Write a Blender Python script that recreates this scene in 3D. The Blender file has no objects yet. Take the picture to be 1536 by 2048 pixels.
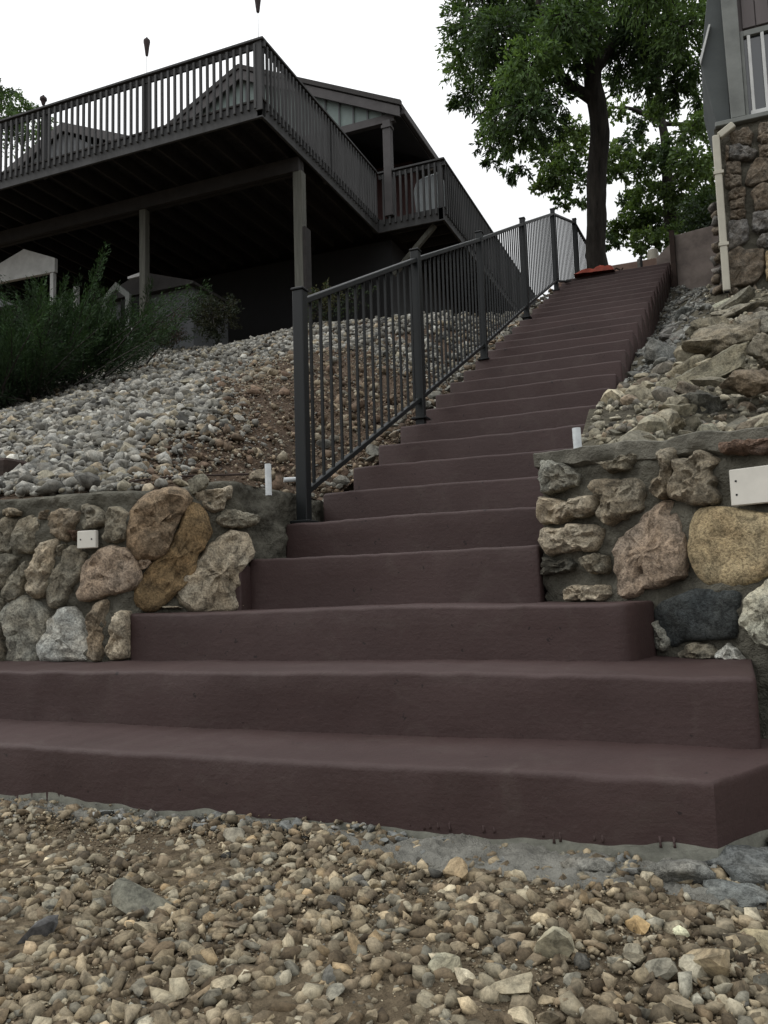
import bpy, bmesh, math, random
import numpy as np
from mathutils import Vector, Matrix, Euler, noise
random.seed(7); rng = np.random.RandomState(11)
S = bpy.context.scene
COL = S.collection
R = math.radians

# ------------------------------------------------------------------ camera, sky, sun, exposure
cam = bpy.data.cameras.new('camera'); camo = bpy.data.objects.new('camera', cam); COL.objects.link(camo)
cam.sensor_fit = 'VERTICAL'; cam.sensor_height = 24.0; cam.sensor_width = 18.0
cam.lens = 24.0 * 0.81809; cam.clip_start = 0.02; cam.clip_end = 600
ax = ((0.92477, 0.37939, -0.02931), (0.06475, -0.08099, 0.99461), (0.37497, -0.92169, -0.09946))
mw = Matrix([[ax[0][i], ax[1][i], ax[2][i], (0.7671, -1.8835, 0.5526)[i]] for i in range(3)] + [[0, 0, 0, 1]])
camo.matrix_world = mw
S.camera = camo

SUN_EL, SUN_AZ = R(40), R(248)          # weak overcast glow, high and behind the left shoulder
world = bpy.data.worlds.new('World'); S.world = world; world.use_nodes = True
nt = world.node_tree; nt.nodes.clear()
wo = nt.nodes.new('ShaderNodeOutputWorld'); bg = nt.nodes.new('ShaderNodeBackground')
sky = nt.nodes.new('ShaderNodeTexSky'); sky.sky_type = 'NISHITA'; sky.sun_disc = False
sky.sun_elevation = SUN_EL; sky.sun_rotation = SUN_AZ; sky.dust_density = 4.0; sky.ozone_density = 1.0; sky.air_density = 1.0
hs = nt.nodes.new('ShaderNodeHueSaturation'); hs.inputs['Saturation'].default_value = 0.12
mx = nt.nodes.new('ShaderNodeMixRGB'); mx.inputs['Fac'].default_value = 0.85
# the thick white cloud deck over the clear sky: the standard overcast gradient, zenith three times as bright as the horizon
tcs = nt.nodes.new('ShaderNodeTexCoord'); sxyz = nt.nodes.new('ShaderNodeSeparateXYZ'); nt.links.new(tcs.outputs['Generated'], sxyz.inputs[0])
mr = nt.nodes.new('ShaderNodeMapRange'); mr.inputs['From Min'].default_value = 0; mr.inputs['From Max'].default_value = 1; mr.inputs['To Min'].default_value = 5.6; mr.inputs['To Max'].default_value = 16.8
nt.links.new(sxyz.outputs['Z'], mr.inputs['Value']); cmb = nt.nodes.new('ShaderNodeCombineXYZ')
for i_, k_ in enumerate((.985, 1.0, 1.01)):
    mm_ = nt.nodes.new('ShaderNodeMath'); mm_.operation = 'MULTIPLY'; mm_.inputs[1].default_value = k_; nt.links.new(mr.outputs[0], mm_.inputs[0]); nt.links.new(mm_.outputs[0], cmb.inputs[i_])
nt.links.new(cmb.outputs[0], mx.inputs['Color2'])
bg.inputs['Strength'].default_value = 0.12
nt.links.new(sky.outputs[0], hs.inputs['Color']); nt.links.new(hs.outputs[0], mx.inputs['Color1'])
nt.links.new(mx.outputs[0], bg.inputs['Color']); nt.links.new(bg.outputs[0], wo.inputs['Surface'])
sl = bpy.data.lights.new('sun', 'SUN'); so = bpy.data.objects.new('sun', sl); COL.objects.link(so)
sl.energy = 0.75; sl.angle = R(28); sl.color = (1.0, 0.97, 0.92)
# light comes from azimuth SUN_AZ (clockwise from +Y)
d = Vector((math.sin(SUN_AZ) * math.cos(SUN_EL), math.cos(SUN_AZ) * math.cos(SUN_EL), math.sin(SUN_EL)))
so.rotation_euler = d.to_track_quat('Z', 'Y').to_euler(); so.location = d * 60
S.view_settings.view_transform = 'Standard'; S.view_settings.look = 'None'
S.view_settings.exposure = 0.0; S.view_settings.gamma = 1.0; S.view_settings.use_curve_mapping = False

# ------------------------------------------------------------------ helpers
def tag(o, label=None, cat=None, group=None, kind=None):
    if label: o['label'] = label
    if cat: o['category'] = cat
    if group: o['group'] = group
    if kind: o['kind'] = kind
    return o
def empty(name, loc, label, cat, group=None):
    o = bpy.data.objects.new(name, None); COL.objects.link(o); o.location = loc; o.empty_display_size = .2
    return tag(o, label, cat, group)
def link(name, me, mat=None, parent=None, color=None, smooth=False, sharp=None):
    o = bpy.data.objects.new(name, me); COL.objects.link(o)
    if mat is not None and not me.materials: me.materials.append(mat)
    if parent is not None:
        o.parent = parent
        if parent.type == 'EMPTY': o.location = -Vector(parent.location)
    if color is not None: o.color = (*color[:3], 1)
    if smooth:
        me.polygons.foreach_set('use_smooth', [True] * len(me.polygons))
        if sharp: me.set_sharp_from_angle(angle=R(sharp))
    return o
def pymesh(v, f, name='mesh'):
    me = bpy.data.meshes.new(name); me.from_pydata([tuple(p) for p in v], [], f); me.update(); return me
class MB:
    def __init__(s): s.v = []; s.f = []
    def add(s, v, f):
        n = len(s.v); s.v += [tuple(p) for p in v]; s.f += [tuple(i + n for i in q) for q in f]; return s
    def box(s, x0, x1, y0, y1, z0, z1):
        v = [(x, y, z) for z in (z0, z1) for y in (y0, y1) for x in (x0, x1)]
        return s.add(v, [(0, 2, 3, 1), (4, 5, 7, 6), (0, 1, 5, 4), (2, 6, 7, 3), (0, 4, 6, 2), (1, 3, 7, 5)])
    def bar(s, a, b, w, h, up=(0, 0, 1)):
        a = Vector(a); b = Vector(b); t = (b - a).normalized(); u = Vector(up)
        sd = t.cross(u); sd = sd.normalized() if sd.length > 1e-5 else Vector((1, 0, 0)); u = sd.cross(t).normalized()
        v = [p + sd * (i * w / 2) + u * (j * h / 2) for p in (a, b) for (i, j) in ((-1, -1), (1, -1), (1, 1), (-1, 1))]
        return s.add(v, [(0, 1, 2, 3), (7, 6, 5, 4), (0, 4, 5, 1), (1, 5, 6, 2), (2, 6, 7, 3), (3, 7, 4, 0)])
    def tube(s, pts, rad, n=8, cap=True):
        pts = [Vector(p) for p in pts]; v = []; f = []
        if not hasattr(rad, '__len__'): rad = [rad] * len(pts)
        ref = Vector((0.31, 0.9, 0.2)).normalized()
        for i, p in enumerate(pts):
            t = (pts[min(i + 1, len(pts) - 1)] - pts[max(i - 1, 0)]).normalized()
            a = t.cross(ref); a = a.normalized() if a.length > 1e-4 else t.orthogonal().normalized(); b = t.cross(a)
            for k in range(n):
                an = 2 * math.pi * k / n; v.append(p + (a * math.cos(an) + b * math.sin(an)) * rad[i])
        for i in range(len(pts) - 1):
            for k in range(n):
                k2 = (k + 1) % n; f.append((i * n + k, i * n + k2, (i + 1) * n + k2, (i + 1) * n + k))
        if cap: f.append(tuple(range(n))[::-1]); f.append(tuple((len(pts) - 1) * n + k for k in range(n)))
        return s.add(v, f)
    def prism(s, prof, y0, y1):          # profile in x,z extruded along y
        n = len(prof); v = [(x, y0, z) for x, z in prof] + [(x, y1, z) for x, z in prof]
        return s.add(v, [tuple(range(n)), tuple(range(2 * n - 1, n - 1, -1))] + [(i, i + n, (i + 1) % n + n, (i + 1) % n) for i in range(n)])
    def mesh(s, bevel=0, name='mesh', seg=1):
        me = pymesh(s.v, s.f, name)
        bm = bmesh.new(); bm.from_mesh(me)
        if bevel: bmesh.ops.bevel(bm, geom=bm.edges[:], offset=bevel, segments=seg, affect='EDGES', clamp_overlap=True)
        bmesh.ops.recalc_face_normals(bm, faces=bm.faces[:]); bm.to_mesh(me); bm.free(); return me
    def build(s, name, mat, parent=None, bevel=0, color=None, smooth=False, sharp=None):
        return link(name, s.mesh(bevel), mat, parent, color, smooth, sharp)
def N(x, y, z=0.0): return noise.noise((x, y, z))
def fbm(x, y, z=0.0, o=3):
    a = 0; w = 1
    for _ in range(o): a += w * noise.noise((x, y, z)); x *= 2.1; y *= 2.1; z *= 2.1; w *= .5
    return a

# ------------------------------------------------------------------ materials
def new_mat(name):
    m = bpy.data.materials.new(name); m.use_nodes = True; t = m.node_tree; t.nodes.clear()
    o = t.nodes.new('ShaderNodeOutputMaterial'); b = t.nodes.new('ShaderNodeBsdfPrincipled')
    t.links.new(b.outputs[0], o.inputs[0]); return m, t, b
def nd(t, kind, **kw):
    n = t.nodes.new(kind)
    for k, v in kw.items():
        if k in n.inputs: n.inputs[k].default_value = v
        else: setattr(n, k, v)
    return n
def tex_noise(t, scale, detail=5, rough=.6, vec=None, dist=0):
    n = nd(t, 'ShaderNodeTexNoise'); n.inputs['Scale'].default_value = scale; n.inputs['Detail'].default_value = detail
    n.inputs['Roughness'].default_value = rough; n.inputs['Distortion'].default_value = dist
    if vec is not None: t.links.new(vec, n.inputs['Vector'])
    return n
def ramp(t, src, stops):
    r = nd(t, 'ShaderNodeValToRGB'); e = r.color_ramp.elements
    while len(e) < len(stops): e.new(.5)
    for i, (p, c) in enumerate(stops):
        e[i].position = p; e[i].color = (*c, 1) if len(c) == 3 else c
    t.links.new(src, r.inputs[0]); return r
def g(v): return (v, v, v)
def coords(t, scale=(1, 1, 1)):
    ge = nd(t, 'ShaderNodeNewGeometry'); mp = nd(t, 'ShaderNodeMapping'); mp.inputs['Scale'].default_value = scale
    t.links.new(ge.outputs['Position'], mp.inputs['Vector']); return mp.outputs[0]
def mul(t, a, b, fac=1.0, mode='MULTIPLY'):
    m = nd(t, 'ShaderNodeMixRGB'); m.blend_type = mode; m.inputs['Fac'].default_value = fac
    for i, s in ((1, a), (2, b)):
        if isinstance(s, tuple): m.inputs[i].default_value = (*s, 1)
        else: t.links.new(s, m.inputs[i])
    return m
def bump(t, b, src, strength, dist):
    n = nd(t, 'ShaderNodeBump'); n.inputs['Strength'].default_value = strength; n.inputs['Distance'].default_value = dist
    t.links.new(src, n.inputs['Height']); t.links.new(n.outputs[0], b.inputs['Normal']); return n
def simple(name, col, rough=.7, nscale=8, var=.25, bs=.2, bd=.003, stretch=(1, 1, 1), spec=.35, metal=0, nscale2=60):
    m, t, b = new_mat(name); v = coords(t, stretch)
    n = tex_noise(t, nscale, 5, .65, v); r = ramp(t, n.outputs[0], [(.25, g(1 - var)), (.75, g(1 + var * .5))])
    c = mul(t, col, r.outputs[0]); t.links.new(c.outputs[0], b.inputs['Base Color'])
    n2 = tex_noise(t, nscale2, 4, .7, v); bump(t, b, n2.outputs[0], bs, bd)
    b.inputs['Roughness'].default_value = rough; b.inputs['Specular IOR Level'].default_value = spec; b.inputs['Metallic'].default_value = metal
    return m
def tinted(name, src='object', rough=.85, s1=14, s2=90, pits=.35, bs=.6, bd=.006, hue=.7):
    m, t, b = new_mat(name)
    if src == 'object': c0 = nd(t, 'ShaderNodeObjectInfo').outputs['Color']
    else:
        a = nd(t, 'ShaderNodeAttribute'); a.attribute_name = 'tint'; c0 = a.outputs['Color']
    v = coords(t)
    n1 = tex_noise(t, s1, 6, .7, v, .6); r1 = ramp(t, n1.outputs[0], [(.34, g(.38)), (.5, g(.95)), (.66, g(1.4))])
    n2 = tex_noise(t, s2, 4, .75, v); r2 = ramp(t, n2.outputs[0], [(.38, g(1 - pits)), (.56, g(1.1))])
    n3 = tex_noise(t, s1 * .45, 3, .6, v); r3 = ramp(t, n3.outputs[0], [(.35, (1.12, .98, .82)), (.65, (.92, 1.0, 1.08))])
    c = mul(t, c0, r1.outputs[0]); c = mul(t, c.outputs[0], r2.outputs[0]); c = mul(t, c.outputs[0], r3.outputs[0], hue)
    t.links.new(c.outputs[0], b.inputs['Base Color'])
    ad = mul(t, n1.outputs[0], n2.outputs[0], .5, 'MIX')
    bump(t, b, ad.outputs[0], bs, bd); b.inputs['Roughness'].default_value = rough; b.inputs['Specular IOR Level'].default_value = .25
    return m
M = {}
M['stone'] = tinted('rough_stone', s1=20, s2=125, pits=.5, bs=1.0, bd=.018, hue=.35)
M['gravel_obj'] = tinted('gravel_stone', s1=30, s2=160, pits=.2, bs=.5, bd=.003, hue=.25)
M['gravel'] = tinted('gravel_mass', 'attr', s1=30, s2=160, pits=.2, bs=.5, bd=.003, hue=.25)
M['boulder'] = tinted('boulder_rock', s1=13, s2=85, pits=.45, bs=1.0, bd=.02, hue=.3)
M['mortar'] = simple('grey_mortar', (.118, .112, .09), .95, 9, .6, 1.0, .022, nscale2=34, spec=.15)
M['concrete'] = simple('concrete', (.20, .195, .17), .92, 14, .6, 1.0, .016, nscale2=60, spec=.2)
M['coping'] = simple('cement_coping', (.155, .148, .122), .92, 12, .55, 1.0, .014, nscale2=45, spec=.2)
M['landing'] = simple('landing_concrete', (.22, .15, .12), .9, 6, .3, .4, .004)
M['pinkwall'] = simple('weathered_concrete', (.21, .175, .155), .9, 3, .6, .4, .004)
M['rail_metal'] = simple('charcoal_aluminium', (.006, .0078, .0085), .45, 5, .12, .05, .001, spec=.3, nscale2=300)
M['deck_wood'] = simple('weathered_deck_wood', (.058, .0585, .0595), .8, 6, .45, .35, .003, (1, 1, .15), nscale2=40)
M['deck_under'] = simple('dark_joist_wood', (.03, .027, .026), .9, 6, .4, .3, .003)  # darker brown than the outer deck wood
M['post_wood'] = simple('grey_post_wood', (.10, .10, .085), .85, 5, .4, .5, .004, (6, 6, .5), nscale2=20)
M['shingle'] = simple('roof_shingle', (.05, .047, .046), .95, 3, .3, .6, .01, nscale2=25)
M['fascia'] = simple('fascia_board', (.07, .065, .066), .75, 5, .25, .1, .002)
M['soffit'] = simple('soffit_board', (.055, .055, .055), .85, 4, .2, .1, .002)
M['sidinggreen'] = simple('pale_green_siding', (.17, .21, .20), .8, 4, .2, .1, .002)
M['brick'] = simple('dark_red_brick', (.055, .024, .022), .9, 5, .4, .5, .006)
M['greywall'] = simple('grey_siding', (.10, .105, .11), .85, 4, .25, .15, .002)
M['dark'] = simple('near_black', (.014, .014, .015), .8, 5, .2, .1, .002)  # near black, also stands in for shade in openings and under the deck
M['white'] = simple('weathered_white', (.52, .53, .52), .6, 6, .25, .15, .002)
M['pvc'] = simple('white_pvc', (.58, .61, .62), .4, 14, .3, .05, .001)
M['cream'] = simple('cream_metal', (.42, .40, .33), .55, 8, .15, .1, .001)
M['plate'] = simple('ivory_plate', (.60, .58, .52), .55, 10, .12, .05, .001)
M['siding_r'] = simple('taupe_siding', (.13, .115, .115), .8, 5, .25, .2, .003, (1, 1, .2))
M['trim_r'] = simple('grey_trim', (.17, .18, .17), .75, 5, .3, .2, .002)
M['bay_r'] = simple('grey_soffit_panel', (.075, .085, .085), .8, 4, .2, .1, .002)
M['bark'] = simple('oak_bark', (.036, .031, .026), .95, 14, .8, 1.0, .04, (1, 1, .18), nscale2=26)
M['orange'] = simple('orange_vinyl', (.27, .042, .02), .6, 9, .4, .3, .004)
M['torch'] = simple('dark_wicker', (.045, .033, .033), .8, 60, .5, .5, .004)
M['steel'] = simple('thin_steel_rod', (.22, .22, .22), .45, 8, .2, .05, .001, metal=.6)
M['timber'] = simple('old_dark_timber', (.035, .022, .017), .9, 8, .5, .7, .006, (.4, 2, 2), nscale2=25)
M['cover'] = simple('grey_vinyl_cover', (.33, .36, .37), .5, 4, .2, .15, .003)
# window glass
m, t, b = new_mat('window_glass'); b.inputs['Base Color'].default_value = (.03, .035, .04, 1); b.inputs['Roughness'].default_value = .06
b.inputs['Specular IOR Level'].default_value = .9; M['glass'] = m
# painted concrete of the steps: plum-brown paint, brushed, with chips, and bare cement where the paint stopped low on the bottom riser
def step_mat(name, bare):
    m, t, b = new_mat(name); v = coords(t)
    n0 = tex_noise(t, 1.6, 4, .6, v); r0 = ramp(t, n0.outputs[0], [(.3, (.0375, .0208, .0192)), (.7, (.052, .0305, .0285))])
    vs = coords(t, (4, 4, 30)); n1 = tex_noise(t, 2.2, 5, .7, vs); r1 = ramp(t, n1.outputs[0], [(.3, g(.93)), (.7, g(1.05))])
    n2 = tex_noise(t, 55, 4, .7, v); r2 = ramp(t, n2.outputs[0], [(.27, g(.62)), (.36, g(1.0)), (.8, g(1.08))])
    c = mul(t, r0.outputs[0], r1.outputs[0]); c = mul(t, c.outputs[0], r2.outputs[0], .7)
    # dust scuffs, paler worn patches and small dark chips
    n4 = tex_noise(t, 5.5, 6, .72, v, 1.2); r4 = ramp(t, n4.outputs[0], [(.52, g(0)), (.75, g(.30))]); dm = nd(t, 'ShaderNodeMixRGB'); t.links.new(r4.outputs[0], dm.inputs[0]); t.links.new(c.outputs[0], dm.inputs[1]); dm.inputs[2].default_value = (.085, .068, .058, 1); c = dm
    n5 = tex_noise(t, 21, 3, .8, v); r5 = ramp(t, n5.outputs[0], [(.30, g(.4)), (.335, g(1))]); c = mul(t, c.outputs[0], r5.outputs[0])
    if bare:
        sp = nd(t, 'ShaderNodeSeparateXYZ'); ge = nd(t, 'ShaderNodeNewGeometry'); t.links.new(ge.outputs['Position'], sp.inputs[0])
        vd = coords(t, (1, 0, 0)); nb = tex_noise(t, 2.3, 3, .55, vd); nf = tex_noise(t, 33, 2, .5, vd)
        drip = ramp(t, nf.outputs[0], [(.56, g(0)), (.60, g(1))])
        nm = tex_noise(t, 1.1, 1, .5, vd); msk = ramp(t, nm.outputs[0], [(.53, g(0)), (.56, g(1))])
        # threshold height = .035*(noise) - .035*drip
        a1 = nd(t, 'ShaderNodeMath', operation='MULTIPLY'); t.links.new(nb.outputs[0], a1.inputs[0]); a1.inputs[1].default_value = .11
        a2 = nd(t, 'ShaderNodeMath', operation='MULTIPLY'); t.links.new(drip.outputs[0], a2.inputs[0]); t.links.new(msk.outputs[0], a2.inputs[1])
        a3 = nd(t, 'ShaderNodeMath', operation='MULTIPLY'); t.links.new(a2.outputs[0], a3.inputs[0]); a3.inputs[1].default_value = .036
        a4 = nd(t, 'ShaderNodeMath', operation='SUBTRACT'); t.links.new(a1.outputs[0], a4.inputs[0]); t.links.new(a3.outputs[0], a4.inputs[1])
        a5 = nd(t, 'ShaderNodeMath', operation='SUBTRACT'); t.links.new(a4.outputs[0], a5.inputs[0]); a5.inputs[1].default_value = .044
        a6 = nd(t, 'ShaderNodeMath', operation='LESS_THAN'); t.links.new(sp.outputs['Z'], a6.inputs[0]); t.links.new(a5.outputs[0], a6.inputs[1])
        nc = tex_noise(t, 18, 5, .7, v); rc = ramp(t, nc.outputs[0], [(.3, (.12, .12, .10)), (.7, (.24, .24, .20))])
        mm = nd(t, 'ShaderNodeMixRGB'); t.links.new(a6.outputs[0], mm.inputs[0]); t.links.new(c.outputs[0], mm.inputs[1]); t.links.new(rc.outputs[0], mm.inputs[2]); c = mm
    t.links.new(c.outputs[0], b.inputs['Base Color'])
    ad = mul(t, n1.outputs[0], n2.outputs[0], .72, 'MIX'); bump(t, b, ad.outputs[0], .5, .006)
    b.inputs['Roughness'].default_value = .66; b.inputs['Specular IOR Level'].default_value = .34
    return m
M['step'] = step_mat('plum_step_paint', False); M['step_bottom'] = step_mat('plum_step_paint_bottom', True)
# soil
def soil(name, c1, c2, c3):
    m, t, b = new_mat(name); v = coords(t)
    n = tex_noise(t, 1.3, 6, .65, v); r = ramp(t, n.outputs[0], [(.3, c1), (.52, c2), (.72, c3)])
    n2 = tex_noise(t, 45, 5, .75, v); r2 = ramp(t, n2.outputs[0], [(.3, g(.45)), (.65, g(1.25))])
    c = mul(t, r.outputs[0], r2.outputs[0]); t.links.new(c.outputs[0], b.inputs['Base Color'])
    bump(t, b, n2.outputs[0], 1, .02); b.inputs['Roughness'].default_value = .97; b.inputs['Specular IOR Level'].default_value = .1
    return m
M['soil'] = soil('brown_soil', (.085, .063, .042), (.14, .11, .073), (.19, .155, .105))
M['clay'] = soil('red_brown_clay', (.08, .06, .045), (.125, .09, .065), (.16, .125, .09))
M['rubble'] = soil('grey_rubble_soil', (.065, .058, .045), (.11, .10, .075), (.15, .135, .10))
M['hill'] = soil('leaf_littered_hill', (.03, .032, .02), (.05, .045, .03), (.06, .06, .035))
def leaf_mat(name, tr=.35):
    m = bpy.data.materials.new(name); m.use_nodes = True; t = m.node_tree; t.nodes.clear()
    o = t.nodes.new('ShaderNodeOutputMaterial'); a = nd(t, 'ShaderNodeAttribute'); a.attribute_name = 'tint'
    d = nd(t, 'ShaderNodeBsdfDiffuse'); tl = nd(t, 'ShaderNodeBsdfTranslucent'); gl = nd(t, 'ShaderNodeBsdfGlossy'); gl.inputs['Roughness'].default_value = .5
    gl.inputs['Color'].default_value = (.5, .55, .5, 1)
    t.links.new(a.outputs['Color'], d.inputs[0]); cc = mul(t, a.outputs['Color'], (1.3, 1.35, .6)); t.links.new(cc.outputs[0], tl.inputs[0])
    m1 = nd(t, 'ShaderNodeMixShader'); m1.inputs[0].default_value = tr; t.links.new(d.outputs[0], m1.inputs[1]); t.links.new(tl.outputs[0], m1.inputs[2])
    m2 = nd(t, 'ShaderNodeMixShader'); m2.inputs[0].default_value = .04; t.links.new(m1.outputs[0], m2.inputs[1]); t.links.new(gl.outputs[0], m2.inputs[2])
    t.links.new(m2.outputs[0], o.inputs[0]); return m
M['leaf'] = leaf_mat('oak_leaf'); M['needle'] = leaf_mat('juniper_needle', .15)

# ------------------------------------------------------------------ measured data (metres)
WALL_L=[
('A','tan2',[(0.926,0.95),(0.957,0.957),(0.999,0.942),(0.994,0.925),(0.958,0.921),(0.926,0.934)]),
('A','grey',[(0.832,0.918),(0.927,0.921),(0.979,0.91),(0.977,0.88),(0.961,0.839),(0.952,0.781),(0.909,0.779),(0.824,0.796)]),
('A','grey',[(0.978,0.864),(0.999,0.908),(1.04,0.919),(1.086,0.903),(1.097,0.857),(1.082,0.808),(1.053,0.773),(1.002,0.773),(0.968,0.806)]),
('A','tan',[(1.132,0.888),(1.151,0.929),(1.201,0.938),(1.26,0.93),(1.292,0.92),(1.285,0.88),(1.256,0.849),(1.242,0.817),(1.212,0.806),(1.172,0.829),(1.137,0.855)]),
('A','grey',[(1.294,0.936),(1.328,0.949),(1.377,0.931),(1.405,0.905),(1.415,0.873),(1.377,0.855),(1.31,0.854),(1.295,0.879)]),
('A','grey',[(1.42,0.912),(1.439,0.931),(1.476,0.925),(1.5,0.9),(1.495,0.836),(1.486,0.805),(1.444,0.795),(1.411,0.809),(1.41,0.865)]),
('B','brown',[(0.014,0.837),(0.018,0.893),(0.045,0.941),(0.093,0.983),(0.165,1.002),(0.223,1.0),(0.252,0.963),(0.239,0.93),(0.206,0.888),(0.189,0.839),(0.164,0.781),(0.136,0.741),(0.092,0.725),(0.045,0.729),(0.022,0.765),(0.008,0.805)]),
('B','ochre',[(0.226,0.913),(0.252,0.939),(0.281,0.931),(0.306,0.898),(0.327,0.849),(0.322,0.799),(0.292,0.757),(0.262,0.7),(0.229,0.635),(0.196,0.595),(0.156,0.564),(0.116,0.537),(0.076,0.538),(0.049,0.551),(0.045,0.583),(0.061,0.646),(0.092,0.701),(0.132,0.725),(0.172,0.773),(0.205,0.839)]),
('B','beige',[(0.273,0.997),(0.315,1.007),(0.375,1.009),(0.419,1.028),(0.427,0.981),(0.397,0.968),(0.392,0.93),(0.349,0.916),(0.31,0.936),(0.285,0.964)]),
('B','grey',[(0.366,0.891),(0.392,0.921),(0.444,0.929),(0.497,0.915),(0.546,0.903),(0.541,0.869),(0.479,0.855),(0.4,0.856),(0.365,0.874)]),
('B','beige',[(0.391,0.816),(0.434,0.833),(0.487,0.821),(0.509,0.774),(0.517,0.723),(0.468,0.706),(0.45,0.656),(0.462,0.606),(0.466,0.524),(0.388,0.52),(0.27,0.524),(0.22,0.554),(0.204,0.595),(0.221,0.643),(0.262,0.691),(0.305,0.732),(0.339,0.782)]),
('A','beige',[(1.088,0.775),(1.103,0.803),(1.173,0.812),(1.183,0.791),(1.169,0.723),(1.145,0.659),(1.12,0.598),(1.076,0.591),(1.055,0.621),(1.064,0.678),(1.084,0.726)]),
('A','grey',[(1.203,0.721),(1.232,0.781),(1.281,0.775),(1.301,0.742),(1.296,0.693),(1.268,0.638),(1.234,0.591),(1.185,0.544),(1.146,0.557),(1.13,0.594),(1.135,0.659),(1.164,0.707)]),
('A','pink',[(1.311,0.669),(1.32,0.709),(1.368,0.755),(1.434,0.776),(1.5,0.757),(1.533,0.708),(1.539,0.645),(1.51,0.607),(1.416,0.586),(1.331,0.576),(1.302,0.585)]),
('A','grey',[(0.857,0.752),(0.93,0.77),(0.981,0.751),(0.952,0.698),(0.922,0.629),(0.849,0.627)]),
('A','grey',[(0.922,0.6),(0.942,0.657),(0.992,0.713),(1.033,0.732),(1.044,0.695),(1.014,0.63),(1.005,0.581),(0.943,0.574)]),
('A','lgrey',[(0.908,0.518),(0.933,0.558),(0.984,0.594),(1.045,0.58),(1.111,0.546),(1.132,0.489),(1.118,0.433),(1.098,0.385),(1.069,0.329),(0.969,0.322),(0.932,0.362),(0.946,0.427),(0.94,0.476)]),
('A','white',[(1.103,0.401),(1.137,0.449),(1.147,0.497),(1.195,0.536),(1.254,0.539),(1.293,0.486),(1.313,0.43),(1.327,0.383),(1.323,0.34),(1.256,0.336),(1.129,0.336),(1.104,0.369)]),
('A','tan',[(1.327,0.485),(1.355,0.532),(1.378,0.559),(1.416,0.562),(1.417,0.484),(1.403,0.398),(1.398,0.343),(1.342,0.344),(1.341,0.43)]),
('A','beige',[(1.422,0.359),(1.44,0.421),(1.454,0.483),(1.482,0.522),(1.51,0.513),(1.51,0.347),(1.436,0.345)]),
('A','grey',[(0.817,0.619),(0.91,0.588),(0.908,0.526),(0.883,0.485),(0.82,0.486)]),
('A','grey',[(0.821,0.47),(0.899,0.468),(0.926,0.386),(0.912,0.329),(0.824,0.325)]),
('B','pink',[(0.045,0.721),(0.084,0.723),(0.096,0.711),(0.061,0.677),(0.047,0.686)]),
('A','red',[(1.251,0.849),(1.295,0.849),(1.292,0.823),(1.266,0.808)]),
('B','beige',[(0.131,0.531),(0.139,0.54),(0.18,0.541),(0.22,0.527)]),
('A','tan',[(1.103,0.93),(1.131,0.938),(1.13,0.901),(1.103,0.902)]),
('A','grey',[(1.193,0.787),(1.217,0.798),(1.208,0.737),(1.188,0.734)]),
]
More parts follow.
